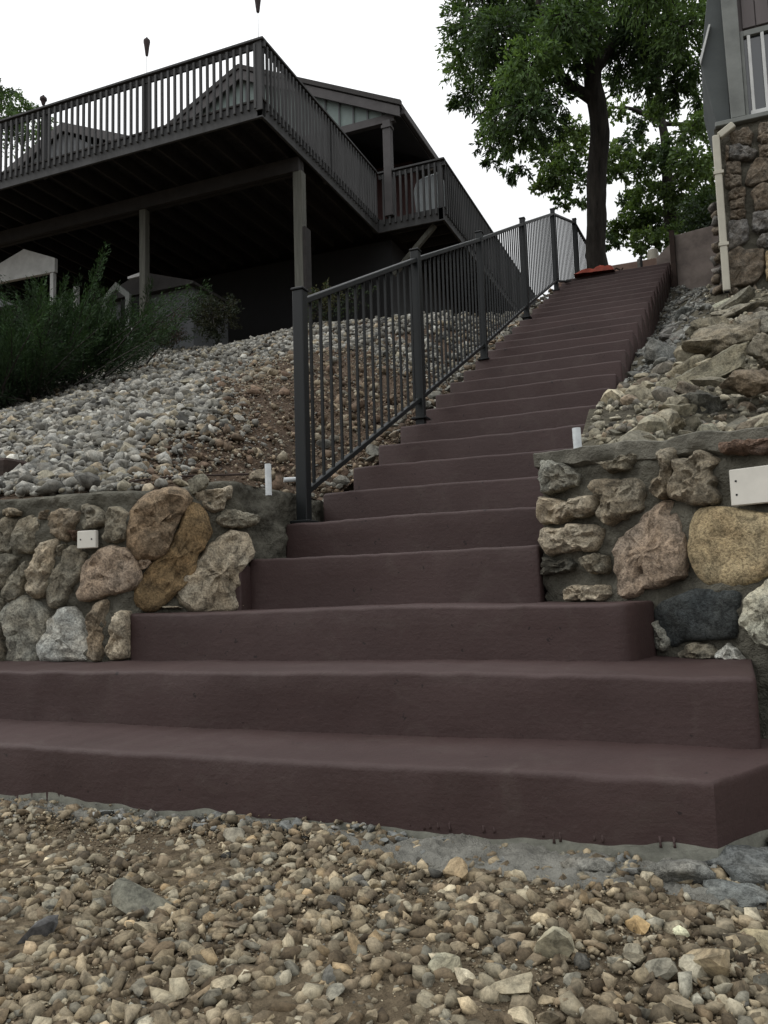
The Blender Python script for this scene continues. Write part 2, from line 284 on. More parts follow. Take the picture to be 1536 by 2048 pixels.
WALL_R=[
('R','lgrey',[(0.023,1.028),(0.075,1.021),(0.122,1.003),(0.147,0.979),(0.178,0.947),(0.157,0.926),(0.103,0.921),(0.061,0.911),(0.019,0.91)]),
('R','grey',[(0.259,0.99),(0.308,0.986),(0.358,1.001),(0.409,1.002),(0.399,0.979),(0.367,0.956),(0.312,0.952),(0.289,0.972)]),
('R','tan2',[(0.494,0.992),(0.512,1.006),(0.537,1.002),(0.549,0.979),(0.535,0.934),(0.523,0.884),(0.499,0.847),(0.471,0.85),(0.456,0.886),(0.484,0.915),(0.494,0.95)]),
('R','tan2',[(0.548,0.961),(0.588,0.953),(0.632,0.975),(0.666,0.957),(0.685,0.935),(0.653,0.909),(0.674,0.876),(0.655,0.863),(0.671,0.842),(0.667,0.815),(0.636,0.813),(0.579,0.824),(0.515,0.843),(0.534,0.882),(0.551,0.922)]),
('R','red',[(0.702,0.992),(0.768,0.987),(0.833,0.984),(0.885,0.976),(0.882,0.939),(0.766,0.951),(0.702,0.962)]),
('R','beige',[(0.015,0.896),(0.08,0.883),(0.113,0.862),(0.168,0.88),(0.232,0.876),(0.246,0.849),(0.239,0.827),(0.183,0.816),(0.123,0.807),(0.076,0.802),(0.013,0.802)]),
('R','tan2',[(0.245,0.927),(0.299,0.929),(0.341,0.916),(0.389,0.921),(0.416,0.891),(0.417,0.859),(0.405,0.812),(0.363,0.8),(0.338,0.786),(0.314,0.793),(0.3,0.767),(0.259,0.798),(0.255,0.831),(0.275,0.857),(0.246,0.894)]),
('R','beige',[(0.012,0.781),(0.081,0.776),(0.142,0.785),(0.213,0.777),(0.247,0.757),(0.235,0.722),(0.224,0.695),(0.143,0.689),(0.055,0.688),(0.014,0.702)]),
('R','pink',[(0.308,0.701),(0.378,0.75),(0.427,0.789),(0.475,0.824),(0.505,0.815),(0.516,0.781),(0.538,0.743),(0.537,0.686),(0.55,0.635),(0.536,0.59),(0.497,0.581),(0.463,0.567),(0.399,0.548),(0.333,0.523),(0.318,0.571),(0.307,0.625)]),
('R','yellow',[(0.602,0.783),(0.655,0.791),(0.729,0.779),(0.776,0.76),(0.854,0.751),(0.877,0.693),(0.857,0.61),(0.786,0.58),(0.738,0.563),(0.678,0.558),(0.629,0.566),(0.599,0.587),(0.572,0.654),(0.583,0.724)]),
('R','dark',[(0.016,0.673),(0.067,0.665),(0.108,0.663),(0.137,0.644),(0.119,0.622),(0.051,0.614),(0.012,0.61)]),
('R','grey',[(0.168,0.665),(0.22,0.673),(0.269,0.668),(0.267,0.627),(0.253,0.606),(0.197,0.616),(0.172,0.637)]),
('R','beige',[(0.091,0.556),(0.135,0.566),(0.206,0.561),(0.257,0.568),(0.271,0.548),(0.254,0.519),(0.099,0.521)]),
('R','slate',[(0.441,0.484),(0.476,0.505),(0.559,0.534),(0.627,0.539),(0.706,0.528),(0.705,0.487),(0.689,0.396),(0.626,0.39),(0.533,0.388),(0.493,0.362),(0.463,0.397),(0.444,0.443)]),
('R','grey',[(0.511,0.343),(0.553,0.371),(0.6,0.379),(0.625,0.365),(0.635,0.332),(0.518,0.328)]),
('R','white',[(0.642,0.356),(0.655,0.371),(0.68,0.374),(0.714,0.332),(0.642,0.329)]),
('R','lgrey',[(0.422,0.376),(0.431,0.423),(0.452,0.443),(0.464,0.418),(0.489,0.377),(0.465,0.351),(0.432,0.356)]),
('R','cream',[(0.779,0.547),(0.802,0.566),(0.853,0.555),(0.86,0.462),(0.817,0.37),(0.762,0.378),(0.751,0.42),(0.729,0.439),(0.738,0.506)]),
]
WALL_H=[
('H','red',[(0.155,4.805),(0.183,4.828),(0.313,4.826),(0.343,4.759),(0.32,4.665),(0.174,4.701)]),
('H','red',[(0.409,4.832),(0.486,4.842),(0.537,4.829),(0.54,4.632),(0.423,4.66),(0.404,4.764)]),
('H','bgrey',[(0.143,4.688),(0.217,4.69),(0.301,4.64),(0.376,4.603),(0.328,4.525),(0.225,4.539),(0.14,4.579)]),
('H','btan',[(0.111,4.536),(0.223,4.52),(0.224,4.401),(0.103,4.419)]),
('H','btan',[(0.085,4.403),(0.219,4.383),(0.216,4.275),(0.154,4.264),(0.087,4.303)]),
('H','btan',[(0.275,4.38),(0.361,4.508),(0.461,4.484),(0.49,4.273),(0.38,4.278),(0.31,4.264),(0.261,4.294)]),
('H','btan',[(0.104,4.23),(0.163,4.267),(0.245,4.259),(0.246,4.2),(0.231,4.168),(0.156,4.16),(0.113,4.169)]),
('H','btan',[(0.112,4.157),(0.156,4.15),(0.234,4.158),(0.228,4.061),(0.115,4.07)]),
('H','red',[(0.297,4.198),(0.352,4.245),(0.413,4.261),(0.454,4.242),(0.438,4.012),(0.329,4.026),(0.318,4.125)]),
('H','btan',[(0.114,4.051),(0.235,4.045),(0.23,3.968),(0.186,3.957),(0.101,3.975)]),
('H','bgrey',[(0.095,3.956),(0.245,3.936),(0.252,3.846),(0.233,3.753),(0.17,3.717),(0.078,3.695)]),
('H','bgrey',[(0.301,3.992),(0.362,4.009),(0.462,3.988),(0.451,3.826),(0.331,3.807),(0.29,3.839)]),
('H','bgrey',[(0.316,3.718),(0.363,3.776),(0.448,3.779),(0.479,3.629),(0.338,3.665)]),
('H','btan',[(0.061,3.64),(0.152,3.701),(0.209,3.651),(0.353,3.633),(0.352,3.49),(0.32,3.399),(0.248,3.335),(0.145,3.334),(0.041,3.323),(0.027,3.451)]),
('H','btan',[(0.043,3.293),(0.117,3.3),(0.13,3.24),(0.108,3.167),(0.041,3.197)]),
('H','btan',[(0.207,3.237),(0.272,3.312),(0.3,3.221),(0.343,3.109),(0.215,3.101),(0.194,3.172)]),
('H','yellow',[(0.38,3.599),(0.468,3.583),(0.453,3.376),(0.372,3.352)]),
('H','btan',[(0.108,4.697),(0.138,4.679),(0.126,4.572),(0.099,4.559)]),
('H','btan',[(0.396,4.647),(0.488,4.615),(0.513,4.492),(0.396,4.519)]),
('H','btan',[(0.399,3.319),(0.45,3.319),(0.457,3.185),(0.383,3.198)]),
]
CL_OAK=[[-2.49,10.11,9.51,0.39],[-2.65,10.61,9.29,0.41],[-1.82,9.55,8.79,0.52],[-2.01,10.26,8.56,0.51],[-2.72,11.25,9.03,0.34],[-1.74,11.53,10.23,0.68],[-1.35,9.26,7.93,0.49],[-1.87,9.39,7.39,0.35],[-1.41,9.06,7.2,0.38],[-1.16,10.34,8.85,0.54],[-0.8,9.1,8.41,0.48],[-1.28,10.41,8.2,0.35],[-2.28,10.72,7.79,0.26],[-1.71,9.73,7.15,0.28],[-1.66,11.05,7.9,0.26],[-2.27,10.57,7.34,0.14],[-1.64,8.97,6.27,0.1],[-1.77,10.67,7.23,0.16],[-1.14,9.87,7.39,0.2],[-0.87,10.38,8.72,0.34],[-0.72,9.97,8.81,0.37],[-0.35,11.44,9.75,0.57],[0.21,10.86,9.19,0.61],[0.71,10.15,8.49,0.5],[-0.2,11.08,8.92,0.43],[0.28,12.05,9.3,0.54],[0.77,10.72,8.22,0.3],[0.12,10.2,7.86,0.25],[0.5,10.92,8.05,0.26],[0.82,12.85,8.95,0.21],[-0.44,12.42,9.41,0.22],[-2.83,10.51,8.4,0.1],[-2.49,11.18,10.87,0.6],[-1.66,11.32,10.88,0.76],[-0.57,10.25,9.83,0.68],[0.31,9.69,9.13,0.63],[0.97,11.79,10.27,0.64]]
CL_MAPLE=[[-2.39,16.62,10.51,0.46],[-1.84,16.01,10.36,0.39],[-2.1,15.42,9.39,0.34],[-1.8,16.28,9.79,0.42],[-2.08,16.49,9.36,0.23],[-2.39,15.5,9.27,0.24],[-1.68,15.93,8.96,0.16],[-0.97,16.79,10.25,0.34],[-0.74,18.51,11.38,0.34],[-0.32,17.5,11.36,0.35],[0.12,16.4,11.0,0.35],[-0.83,16.15,9.51,0.27],[-0.36,17.05,10.06,0.45],[0.16,16.21,9.76,0.32],[0.63,16.34,10.21,0.43],[1.01,17.75,11.16,0.34],[0.64,15.94,9.34,0.41],[0.98,17.74,9.91,0.4],[0.19,16.95,9.31,0.46],[-0.47,18.13,9.87,0.41],[0.73,18.8,9.72,0.54],[-0.66,18.03,9.31,0.45],[-1.06,17.9,8.97,0.33],[-1.15,16.58,8.16,0.2],[-0.17,18.15,9.14,0.53],[0.49,17.07,8.44,0.44],[0.93,18.18,9.17,0.46],[-0.44,16.67,8.12,0.33],[-0.85,16.68,11.29,0.25],[-1.55,14.86,10.08,0.29],[-1.08,15.85,9.92,0.19],[-1.0,19.02,10.19,0.25],[-0.02,16.44,7.95,0.27],[1.4,18.82,9.84,0.47],[1.45,18.57,10.69,0.47]]
CL_LEFT=[[-21.23,18.62,18.12,0.48],[-20.03,18.14,17.08,0.47],[-19.88,18.76,16.85,0.42],[-19.35,16.79,15.74,0.55],[-19.98,16.49,16.4,0.94],[-19.26,17.41,15.71,0.48],[-18.31,17.61,15.5,0.25],[-20.44,16.55,15.22,0.95]]
C_ = {'tan': (.30, .245, .175), 'tan2': (.27, .235, .175), 'grey': (.25, .228, .175), 'lgrey': (.29, .285, .24), 'bgrey': (.21, .20, .185), 'btan': (.20, .165, .125),
      'brown': (.27, .20, .13), 'ochre': (.24, .165, .085), 'beige': (.43, .37, .275), 'pink': (.36, .285, .215), 'white': (.50, .50, .45), 'cream': (.48, .46, .36),
      'red': (.17, .115, .085), 'yellow': (.42, .335, .20), 'slate': (.055, .062, .062), 'dark': (.10, .094, .075)}
PL = {'A': ((-2.9, .68), (-1.41, .77)), 'B': ((-1.41, .77), (-1.12, 1.13)), 'C': ((-1.12, 1.13), (-1.13, 1.9)), 'R': ((.145, 1.2), (1.145, .75)), 'H': ((.9, 6.4), (1.9, 6.4))}
H = .18; Y = {1: 0, 2: .38, 3: .771, 4: 1.164}
for k in range(5, 40): Y[k] = 1.164 + (k - 4) * .37
Z = {k: k * H for k in range(0, 40)}; Z[1] = .156; Z[2] = .332; Z[3] = .513
def stair_z(y): return .72 + (y - 1.164) * .4865
def sm(a, b, x): t = min(1, max(0, (x - a) / (b - a))); return t * t * (3 - 2 * t)
NST = 28

# ------------------------------------------------------------------ terrain
def h_left(x, y):
    lin = .98 + (y - .85) * (.444 + .02 * N(x * .4, 3))
    crest = float(np.interp(x, [-8, -5.1, -4.4, -2.7, -1.2], [4.70, 4.54, 4.40, 4.10, 4.15]))
    z = min(lin, crest + .03 * (y - 9)) - .06 * sm(crest - .5, crest + .4, lin)
    if x > -1.9 and y < 2.2: z = min(z, .975 + .55 * (y - .77 - max(0, x + 1.41) * 1.24) + .6 * max(0, -1.45 - x))
    edge = sm(-2.4, -1.15, x); z = z * (1 - edge) + min(z, stair_z(y) - .15 if y > 1.2 else z) * edge
    return z + .07 * fbm(x * .9, y * .9, 1.7) * (1 - edge * .6)
def h_right(x, y):
    z = 1.0 + (y - 1.25) * .43; z = min(z, 3.25 + (y - 6.5) * .38)
    e = 1 - sm(.2, .75, x); z -= e * (.10 + .16 * sm(1.6, 5, y)) * (1 - sm(7, 9.5, y))
    return min(z, 4.75) + .10 * fbm(x * 1.6, y * 1.6, 5.1) + .03 * abs(fbm(x * 7, y * 7, 2.2))
def h_front(x, y):
    return -.012 + (-.085 * (-y) if y < 0 else 0) - .03 * sm(.3, 1.2, x) + .022 * fbm(x * 1.8, y * 1.8, 9.3)
def h_ground(x, y):
    if y < .35: return h_front(x, y) if y > -12 else h_front(x, -12) - .0 * y
    if x < -1.12: z = h_left(x, max(y, .85))
    elif x > .17: z = h_right(x, max(y, 1.25))
    else:
        z = min(stair_z(y) - .7, 4.9)
    if y < 1.35: z = min(z, .15)
    if y > 10.3: z = z * (1 - sm(10.3, 12.5, y)) + (4.95 + .02 * (y - 12) + .25 * fbm(x * .15, y * .15)) * sm(10.3, 12.5, y)
    return z - .16
xs = np.unique(np.concatenate([[-150, -90, -60, -40, -28, -20, -15], np.arange(-12, 5, .4), [-1.14, -1.1, .16, .19], [5, 7, 10, 15, 25, 40, 60, 90, 150]]))
ys = np.unique(np.concatenate([[-150, -80, -40, -20, -12, -8, -5, -3.5], np.arange(-2.6, 14, .35), [.34, .36], [14, 16, 19, 24, 32, 45, 70, 110, 170]]))
def sheet(xs, ys, hf, name, mat, kind='structure', drop=None):
    v = []; f = []; ny = len(ys)
    for x in xs:
        for y in ys: v.append((x, y, hf(x, y)))
    for i in range(len(xs) - 1):
        for j in range(ny - 1):
            if drop and drop(xs[i + 1], ys[j]): continue
            f.append((i * ny + j, (i + 1) * ny + j, (i + 1) * ny + j + 1, i * ny + j + 1))
    o = link(name, pymesh(v, f), mat, None, None, True); o['kind'] = kind; return o
ground = sheet(xs, ys, lambda x, y: h_ground(x, y) - (.0 if y < .3 else 0), 'ground', M['soil'])
tag(ground, 'bare brown stony soil under loose gravel at the foot of the steps', None)
bank = sheet(np.arange(-12, -1.1, .13), np.arange(.9, 12.6, .13), lambda x, y: h_left(x, y) - .02, 'gravel_bank', M['clay'], drop=lambda x, y: x > -1.5 and y < .80 + (x + 1.41) * 1.24)
tag(bank, 'sloping bank of pale river stones and brown clay left of the steps')
rbank = sheet(np.arange(.18, 3.4, .07), np.arange(1.2, 10.2, .07), h_right, 'rocky_bank', M['rubble'])
tag(rbank, 'steep bank of broken rock and grey rubble right of the steps')

# ------------------------------------------------------------------ stone shapes
def ico(sub):
    bm = bmesh.new(); bmesh.ops.create_icosphere(bm, subdivisions=sub, radius=1); v = np.array([p.co[:] for p in bm.verts]); bm.faces.ensure_lookup_table()
    f = np.array([[q.index for q in fc.verts] for fc in bm.faces]); bm.free(); return v, f
def cut_stone(sub, r, cuts=9, rough=.05, lo=.38, hi=.8):
    v, f = ico(sub); v = v.copy() * r.uniform(.85, 1.0)
    for _ in range(cuts):
        n = r.normal(size=3); n /= np.linalg.norm(n); d = r.uniform(lo, hi); s = v @ n; k = s > d; v[k] -= np.outer(s[k] - d, n)
    v *= 1 + rough * r.normal(size=(len(v), 1)) * .5
    return v, f
T1 = [cut_stone(2, rng) for _ in range(14)]; T0 = [cut_stone(1, rng, 3, .3) for _ in range(12)]
T1 = T1 + [cut_stone(2, rng, 5, .02, .25, .6) for _ in range(6)]; TS = T0 + [cut_stone(1, rng, 2, .5, .45, .75) for _ in range(14)] + [cut_stone(2, rng, 7, .03, .2, .55) for _ in range(8)]
TX = T1 + T0 + [cut_stone(1, rng, 1, .55, .5, .8) for _ in range(10)]
TMESH = [None] * len(T1)
for i, (v, f) in enumerate(T1):
    me = pymesh(v.tolist(), f.tolist(), 'stone_shape'); me.materials.append(M['gravel_obj']); TMESH[i] = me
def rots(n, r):
    q = r.normal(size=(n, 4)); q /= np.linalg.norm(q, axis=1)[:, None]; w, x, y, z = q.T
    return np.stack([np.stack([1 - 2 * (y * y + z * z), 2 * (x * y - z * w), 2 * (x * z + y * w)], 1), np.stack([2 * (x * y + z * w), 1 - 2 * (x * x + z * z), 2 * (y * z - x * w)], 1), np.stack([2 * (x * z - y * w), 2 * (y * z + x * w), 1 - 2 * (x * x + y * y)], 1)], 1)
def np_mesh(name, V, F, tint=None, per=None, smooth=False):
    me = bpy.data.meshes.new(name); k = F.shape[1]
    me.vertices.add(len(V)); me.vertices.foreach_set('co', V.astype(np.float32).ravel())
    me.loops.add(F.size); me.loops.foreach_set('vertex_index', F.astype(np.int32).ravel())
    me.polygons.add(len(F)); me.polygons.foreach_set('loop_start', np.arange(0, F.size, k, dtype=np.int32))
    me.update(calc_edges=True); me.validate()
    if smooth: me.polygons.foreach_set('use_smooth', [True] * len(F))
    if tint is not None:
        at = me.attributes.new('tint', 'FLOAT_COLOR', 'POINT'); c = np.ones((len(V), 4), np.float32); c[:, :3] = tint; at.data.foreach_set('color', c.ravel())
    return me
def stone_mass(name, P, size, tint, temps, parent, mat, flat=.7):
    n = len(P); Vs = []; Fs = []; Ts = []; off = 0; ti = rng.randint(0, len(temps), n); Rm = rots(n, rng)
    sc = size[:, None] * np.stack([rng.uniform(.75, 1.35, n), rng.uniform(.7, 1.1, n), rng.uniform(.5, .85, n)], 1)
    tl = rng.normal(size=(n, 3)) * .3; 
    for k in range(len(temps)):
        idx = np.where(ti == k)[0]
        if not len(idx): continue
        v, f = temps[k]; w = v[None] * sc[idx][:, None, :]; w = np.einsum('nij,nkj->nki', Rm[idx], w); w[..., 2] *= flat; w = w + P[idx][:, None, :]
        m_ = len(idx); nv = len(v); Vs.append(w.reshape(-1, 3)); Fs.append((f[None] + (np.arange(m_) * nv)[:, None, None]).reshape(-1, 3) + off)
        Ts.append(np.repeat(tint[idx], nv, 0)); off += m_ * nv
    me = np_mesh(name, np.concatenate(Vs), np.concatenate(Fs), np.concatenate(Ts)); o = link(name, me, mat, parent); o['kind'] = 'stuff'; return o
def pal(n, cols, w, r=rng, var=.22):
    c = np.array(cols)[r.choice(len(cols), n, p=np.array(w) / sum(w))]; return np.clip(c * np.exp(r.normal(size=(n, 1)) * var), .01, .7) * (.88 if cols is FG else 1)
def stone_objs(name, P, size, tint, parent, labelmat=None, squash=.7):
    for i in range(len(P)):
        o = bpy.data.objects.new(name, TMESH[rng.randint(len(TMESH))]); COL.objects.link(o); o.parent = parent
        o.location = P[i]; o.rotation_euler = (rng.uniform(-.5, .5), rng.uniform(-.5, .5), rng.uniform(0, 6.28))
        s = size[i]; o.scale = (s * rng.uniform(.95, 1.5), s * rng.uniform(.7, 1.05), s * rng.uniform(.5, .85)); o.color = (*tint[i], 1)
FG = [(.25, .205, .135), (.21, .175, .12), (.31, .27, .19), (.165, .13, .086), (.22, .205, .16), (.125, .095, .06), (.37, .335, .25), (.11, .105, .09), (.26, .195, .115)]
FW = [5, 6, 3, 5, 2.5, 4, 1, .6, .8]
def front(n, x0, x1, y0, y1, s0, s1, p=2.2):
    x = rng.uniform(x0, x1, n); y = rng.uniform(y0, y1, n); s = s0 + (s1 - s0) * rng.uniform(0, 1, n) ** p
    z = np.array([h_front(a, b) for a, b in zip(x, y)]); return np.stack([x, y, z + s * .15], 1), s
P, s = front(36000, -2.0, 1.25, -1.45, .0, .003, .025, 2.5); dn = np.array([fbm(a * 1.7, b2 * 1.7, 6.6) for a, b2 in P[:, :2]]); k = (P[:, 1] < -.02) & ((s < .008) | (rng.uniform(0, 1, len(s)) < .82 + .9 * dn))
stone_mass('pebbles', P[k], s[k], pal(k.sum(), FG, FW, rng, .3), TS, ground, M['gravel'], .8)
P, s = front(26000, -1.7, 1.2, -1.3, .0, .0015, .0042, 1.5); k = P[:, 1] < -.02; P[:, 2] += .002
stone_mass('grit', P[k], s[k], pal(k.sum(), FG, FW), T0[:4], ground, M['gravel'], .8)
P, s = front(14000, -6, 5, -5, .1, .012, .03); k = ~((P[:, 0] > -2.0) & (P[:, 0] < 1.25) & (P[:, 1] > -1.45)); k &= ~((P[:, 1] > -.05) & (P[:, 0] < .8) & (P[:, 0] > -3.1)) & ~((np.abs(P[:, 0] - .767) < .35) & (np.abs(P[:, 1] + 1.88) < .35))
stone_mass('gravel', P[k], s[k], pal(k.sum(), FG, FW), T0, ground, M['gravel'], .8)
# the 260 biggest of the foreground: bigger towards the right corner
n = 265; x = rng.uniform(-1.3, 1.15, n); y = -.06 - rng.uniform(0, 1, n) ** .8 * 1.1; w = np.clip((x + .2) / 1.2, 0, 1) * np.clip(-y / .6, .2, 1)
s = .014 + .012 * rng.uniform(0, 1, n) ** 1.5 + .024 * w * rng.uniform(.2, 1, n) ** 1.6
P = np.stack([x, y, [h_front(a, b) for a, b in zip(x, y)] + s * .3], 1)
stone_objs('stone', P, s, pal(n, FG, [4, 4, 5, 1, 4, 1, 2, .6, .8]), ground)
for (x, y, s, c) in ((.455, -.43, .05, (.34, .31, .22)), (.70, -.42, .06, (.30, .245, .16)), (.20, -.16, .045, (.30, .23, .14)), (.42, -.56, .042, (.30, .26, .18)), (.66, -.64, .05, (.33, .27, .17)), (-.35, -.48, .055, (.14, .135, .105)), (-.62, -.66, .04, (.36, .34, .27)), (-.36, -.12, .034, (.24, .22, .17)), (.79, -.30, .045, (.32, .28, .18)), (.58, -.3, .03, (.34, .24, .12)), (-.47, -.62, .04, (.07, .07, .07)), (-.74, -.85, .05, (.30, .31, .29)), (.3, -.52, .036, (.30, .28, .2)), (.85, -.55, .045, (.3, .26, .18))):
    stone_objs('stone', [(x, y, h_front(x, y) + s * .25)], [s], [c], ground)

BL = [(.25, .245, .22), (.19, .184, .16), (.14, .136, .12), (.34, .335, .30), (.22, .20, .15), (.09, .088, .08), (.25, .21, .15)]
BW = [5, 5, 4, 1.6, 2, 2, 1]
BR = [(.155, .115, .08), (.20, .16, .11), (.125, .088, .062), (.26, .22, .16), (.20, .185, .15), (.30, .265, .20)]
def warm(x, y):      # 1 where the bank is brown clay with small tan gravel (near the wall and by the railing)
    u = x + 1.58 + .5 * (y - 1.2) + .38 * N(x * 1.3, y * 1.3, 4)
    return sm(-.2, .45, u) * (1 - sm(4.3, 5.2, y + .4 * N(x * 2, y * 2, 7)))
def bank_stones(n, x0, x1, y0, y1, s0, s1, temps, name, keep=1.0):
    x = rng.uniform(x0, x1, n); y = rng.uniform(y0, y1, n); wv = np.array([warm(a, b) for a, b in zip(x, y)])
    s = (s0 + (s1 - s0) * rng.uniform(0, 1, n) ** 1.4) * (1 - .62 * wv * (rng.uniform(0, 1, n) < .88)); k = (x < -1.17 - s * .5) & ~((x > -1.5) & (y < 1.0 + (x + 1.41) * 1.24))
    z = np.array([h_left(a, b) for a, b in zip(x, y)]); P = np.stack([x, y, z + s * rng.uniform(-.1, .45, n)], 1)
    c = np.where(rng.uniform(0, 1, n)[:, None] < wv[:, None] * .95, pal(n, BR, [4, 4, 4, 3, 2, 1]), pal(n, BL, BW))
    if name == 'stone':
        o = np.argsort(-s * k / (y + 2.2))[:285]; stone_objs('stone', P[o], s[o], c[o], bank); return
    stone_mass(name, P[k], s[k], c[k], temps, bank, M['gravel'], .85)
bank_stones(7500, -5.2, -1.15, .95, 4.2, .018, .060, TX, 'river_gravel')
bank_stones(11000, -10.5, -1.15, 4.0, 9.9, .022, .062, T0, 'distant_gravel')
bank_stones(2500, -10.5, -5.2, 1.0, 4.2, .03, .06, T0, 'side_gravel')
bank_stones(16000, -3.6, -1.15, .98, 5.2, .009, .024, T0, 'small_gravel')
bank_stones(600, -4.8, -1.3, 1.05, 4.6, .034, .068, T1, 'stone')
RB = [(.21, .19, .14), (.165, .155, .12), (.25, .23, .17), (.125, .115, .095), (.18, .145, .105), (.30, .28, .22)]
def rb(n, x0, x1, y0, y1, s0, s1, p, temps, name):
    x = rng.uniform(x0, x1, n); y = rng.uniform(y0, y1, n); s = s0 + (s1 - s0) * rng.uniform(0, 1, n) ** p; k = ~((x > .8) & (y > 6.25))
    z = np.array([h_right(a, b) for a, b in zip(x, y)]); P = np.stack([x, y, z + s * .15], 1); c = pal(n, RB, [4, 4, 3, 3, 2, 1.5])
    gq = (y > 3.6)[:, None] * .6 * (x < .75)[:, None]; c = c * (1 - gq) + gq * c.mean(1, keepdims=True) * np.array([.85, .92, .95])
    if name == 'stone':
        o = np.where(k)[0][:240]; stone_objs('stone', P[o], s[o], c[o], rbank)
    else: stone_mass(name, P[k], s[k], c[k], temps, rbank, M['gravel'], .85)
rb(15000, .2, 2.2, 1.25, 10, .008, .040, 2.2, TX, 'rubble')
rb(250, .28, 1.5, 1.35, 5.6, .03, .11, 1.8, T1, 'stone')

# gravel and lumps of spilt cement along the left edge of the stair
P = []; 
for i in range(260):
    y = rng.uniform(1.7, 9.8); P.append((-1.17 - rng.uniform(0, .13), y, stair_z(y) - .1 + rng.uniform(-.05, .04)))
P = np.array(P); stone_objs('cement_lump', P[:70], rng.uniform(.03, .06, 70), pal(70, [(.19, .185, .16), (.24, .20, .15)], [2, 1]), bank)
stone_mass('edge_rubble', P[70:], rng.uniform(.02, .045, 190), pal(190, [(.19, .185, .16), (.22, .17, .12)], [1, 1]), T1, bank, M['gravel'])

# ------------------------------------------------------------------ staircase
stair = empty('staircase', (-.45, 0, 0), 'long straight flight of concrete steps painted plum brown, climbing the hillside', 'staircase')
def step(k, x0, x1, y0, z1, y1, z0, nx, mat, r=.012, wav=.008, skew=None):
    prof = [(0, z0), (0, z0 + (z1 - z0) * .3), (0, z0 + (z1 - z0) * .65), (0, z1 - r)] + [(r - r * math.cos(a), z1 - r + r * math.sin(a)) for a in (math.pi / 8, math.pi / 4, 3 * math.pi / 8, math.pi / 2)] + [(.06, z1), ((y1 - y0) * .55, z1 + .002), (y1 - y0, z1 + .004), (y1 - y0, z0)]
    xe = [x0, x0 + r * .15, x0 + r * .5, x0 + r]; xx = xe + list(np.linspace(x0 + r, x1 - r, nx)[1:-1]) + [x1 - (a - x0) for a in xe[::-1]]
    v = []; f = []; n = len(prof)
    for x in xx:
        e = min(x - x0, x1 - x); off = r - math.sqrt(max(0, r * r - (r - e) ** 2)) if e < r else 0
        for i, (dy, z) in enumerate(prof):
            wy = wav * fbm(x * 1.7, z * 4 + k * 3.1, k) + .0035 * fbm(x * 9, z * 14, k) + .0015 * N(x * 31, z * 9, k)
            wz = wav * .9 * fbm(x * 1.3, k * 5.7, 2) + .0035 * fbm(x * 11, k * 2.2)
            if i >= 3 and i < n - 1: z2 = z + wz * min(1, (z - z0) / .05) - (off * .8 if 3 <= i <= 8 else 0)
            else: z2 = z
            sk = max(0, x - skew[0]) * skew[1] if skew and i < 9 else 0
            v.append((x, y0 + dy + (off if i < 8 else 0) + (wy if i < 8 else 0) + sk, z2))
    for i in range(len(xx) - 1):
        for j in range(n): j2 = (j + 1) % n; f.append((i * n + j, (i + 1) * n + j, (i + 1) * n + j2, i * n + j2))
    f.append(tuple(range(n))); f.append(tuple((len(xx) - 1) * n + j for j in range(n))[::-1])
    me = pymesh(v, f); bm = bmesh.new(); bm.from_mesh(me); bmesh.ops.recalc_face_normals(bm, faces=bm.faces[:]); bm.to_mesh(me); bm.free()
    return link('step', me, mat, stair, None, True, 50)
def xr(k): return .167 + (.010 * (k - 15) if k > 15 else 0)
def xl(k): return -1.105 - (.003 * (k - 15) if k > 15 else 0)
step(1, -3.3, .94, 0, Z[1], Y[2] + .14, -.12, 220, M['step_bottom'], .017, .012, (.715, 1.9))
step(2, -3.3, .815, Y[2], Z[2], 1.25, Z[1] - .02, 200, M['step'], .015, .010)
step(3, -1.394, .535, Y[3], Z[3], 1.35, Z[2] - .02, 90, M['step'], .013, .007, (.475, 3.6))
step(4, -1.094, .135, Y[4], Z[4], Y[5] + .06, Z[3] - .02, 50, M['step'])
for k in range(5, NST + 1):
    step(k, xl(k) - (.02 if k == 5 else 0) + .012 * N(k * 3.3, 1), xr(k) + .010 * N(k * 2.7, 9), Y[k], Z[k], Y[k + 1] + .05, Z[k] - (.20 if k < 6 else .62), 30 if k < 14 else 12, M['step'], .014)
# paint carried over on to the wall beside the fourth step
MB().box(-1.165, -1.085, 1.085, 1.22, .505, .695).build('painted_plaster', M['step'], stair, .006)
# rough cement footing squeezed out under the bottom riser
v = []; f = []; xx = np.linspace(-3.3, .80, 760); nn = 15
for x in xx:
    w = .05 + .045 * fbm(x * 1.6, 1, 3) + .02 * N(x * 12, 1); w = max(.012, w + .13 * sm(-.45, .35, x) * (1 + .5 * N(x * 5, 4))); hh = -.012 + .022 * fbm(x * 2.1, 7, 1, 3) + .006 * N(x * 20, 3)
    base = h_front(x, -w)
    for j in range(nn):
        t = j / (nn - 1); v.append((x + .006 * N(x * 15, j), .02 - t * (w + .02) + .008 * N(x * 9, j * 1.7), max(base - .03, (hh * (1 - t ** 1.2) + (base - (.022 if t > .9 else -.006 - .012 * N(x * 7, j * .5, 5))) * t ** 1.2) + .012 * fbm(x * 14, j * .6, 2) + .012 * abs(fbm(x * 38, j * 1.4, 7)))))
for i in range(len(xx) - 1):
    for j in range(nn - 1): f.append((i * nn + j, i * nn + j + 1, (i + 1) * nn + j + 1, (i + 1) * nn + j))
foot = link('footing', pymesh(v, f), M['concrete'], stair, None, True)
P = np.stack([rng.uniform(-2, .95, 2600), -rng.uniform(.0, .11, 2600), np.zeros(2600)], 1); s = (.003 + .011 * rng.uniform(0, 1, 2600) ** 2.2)
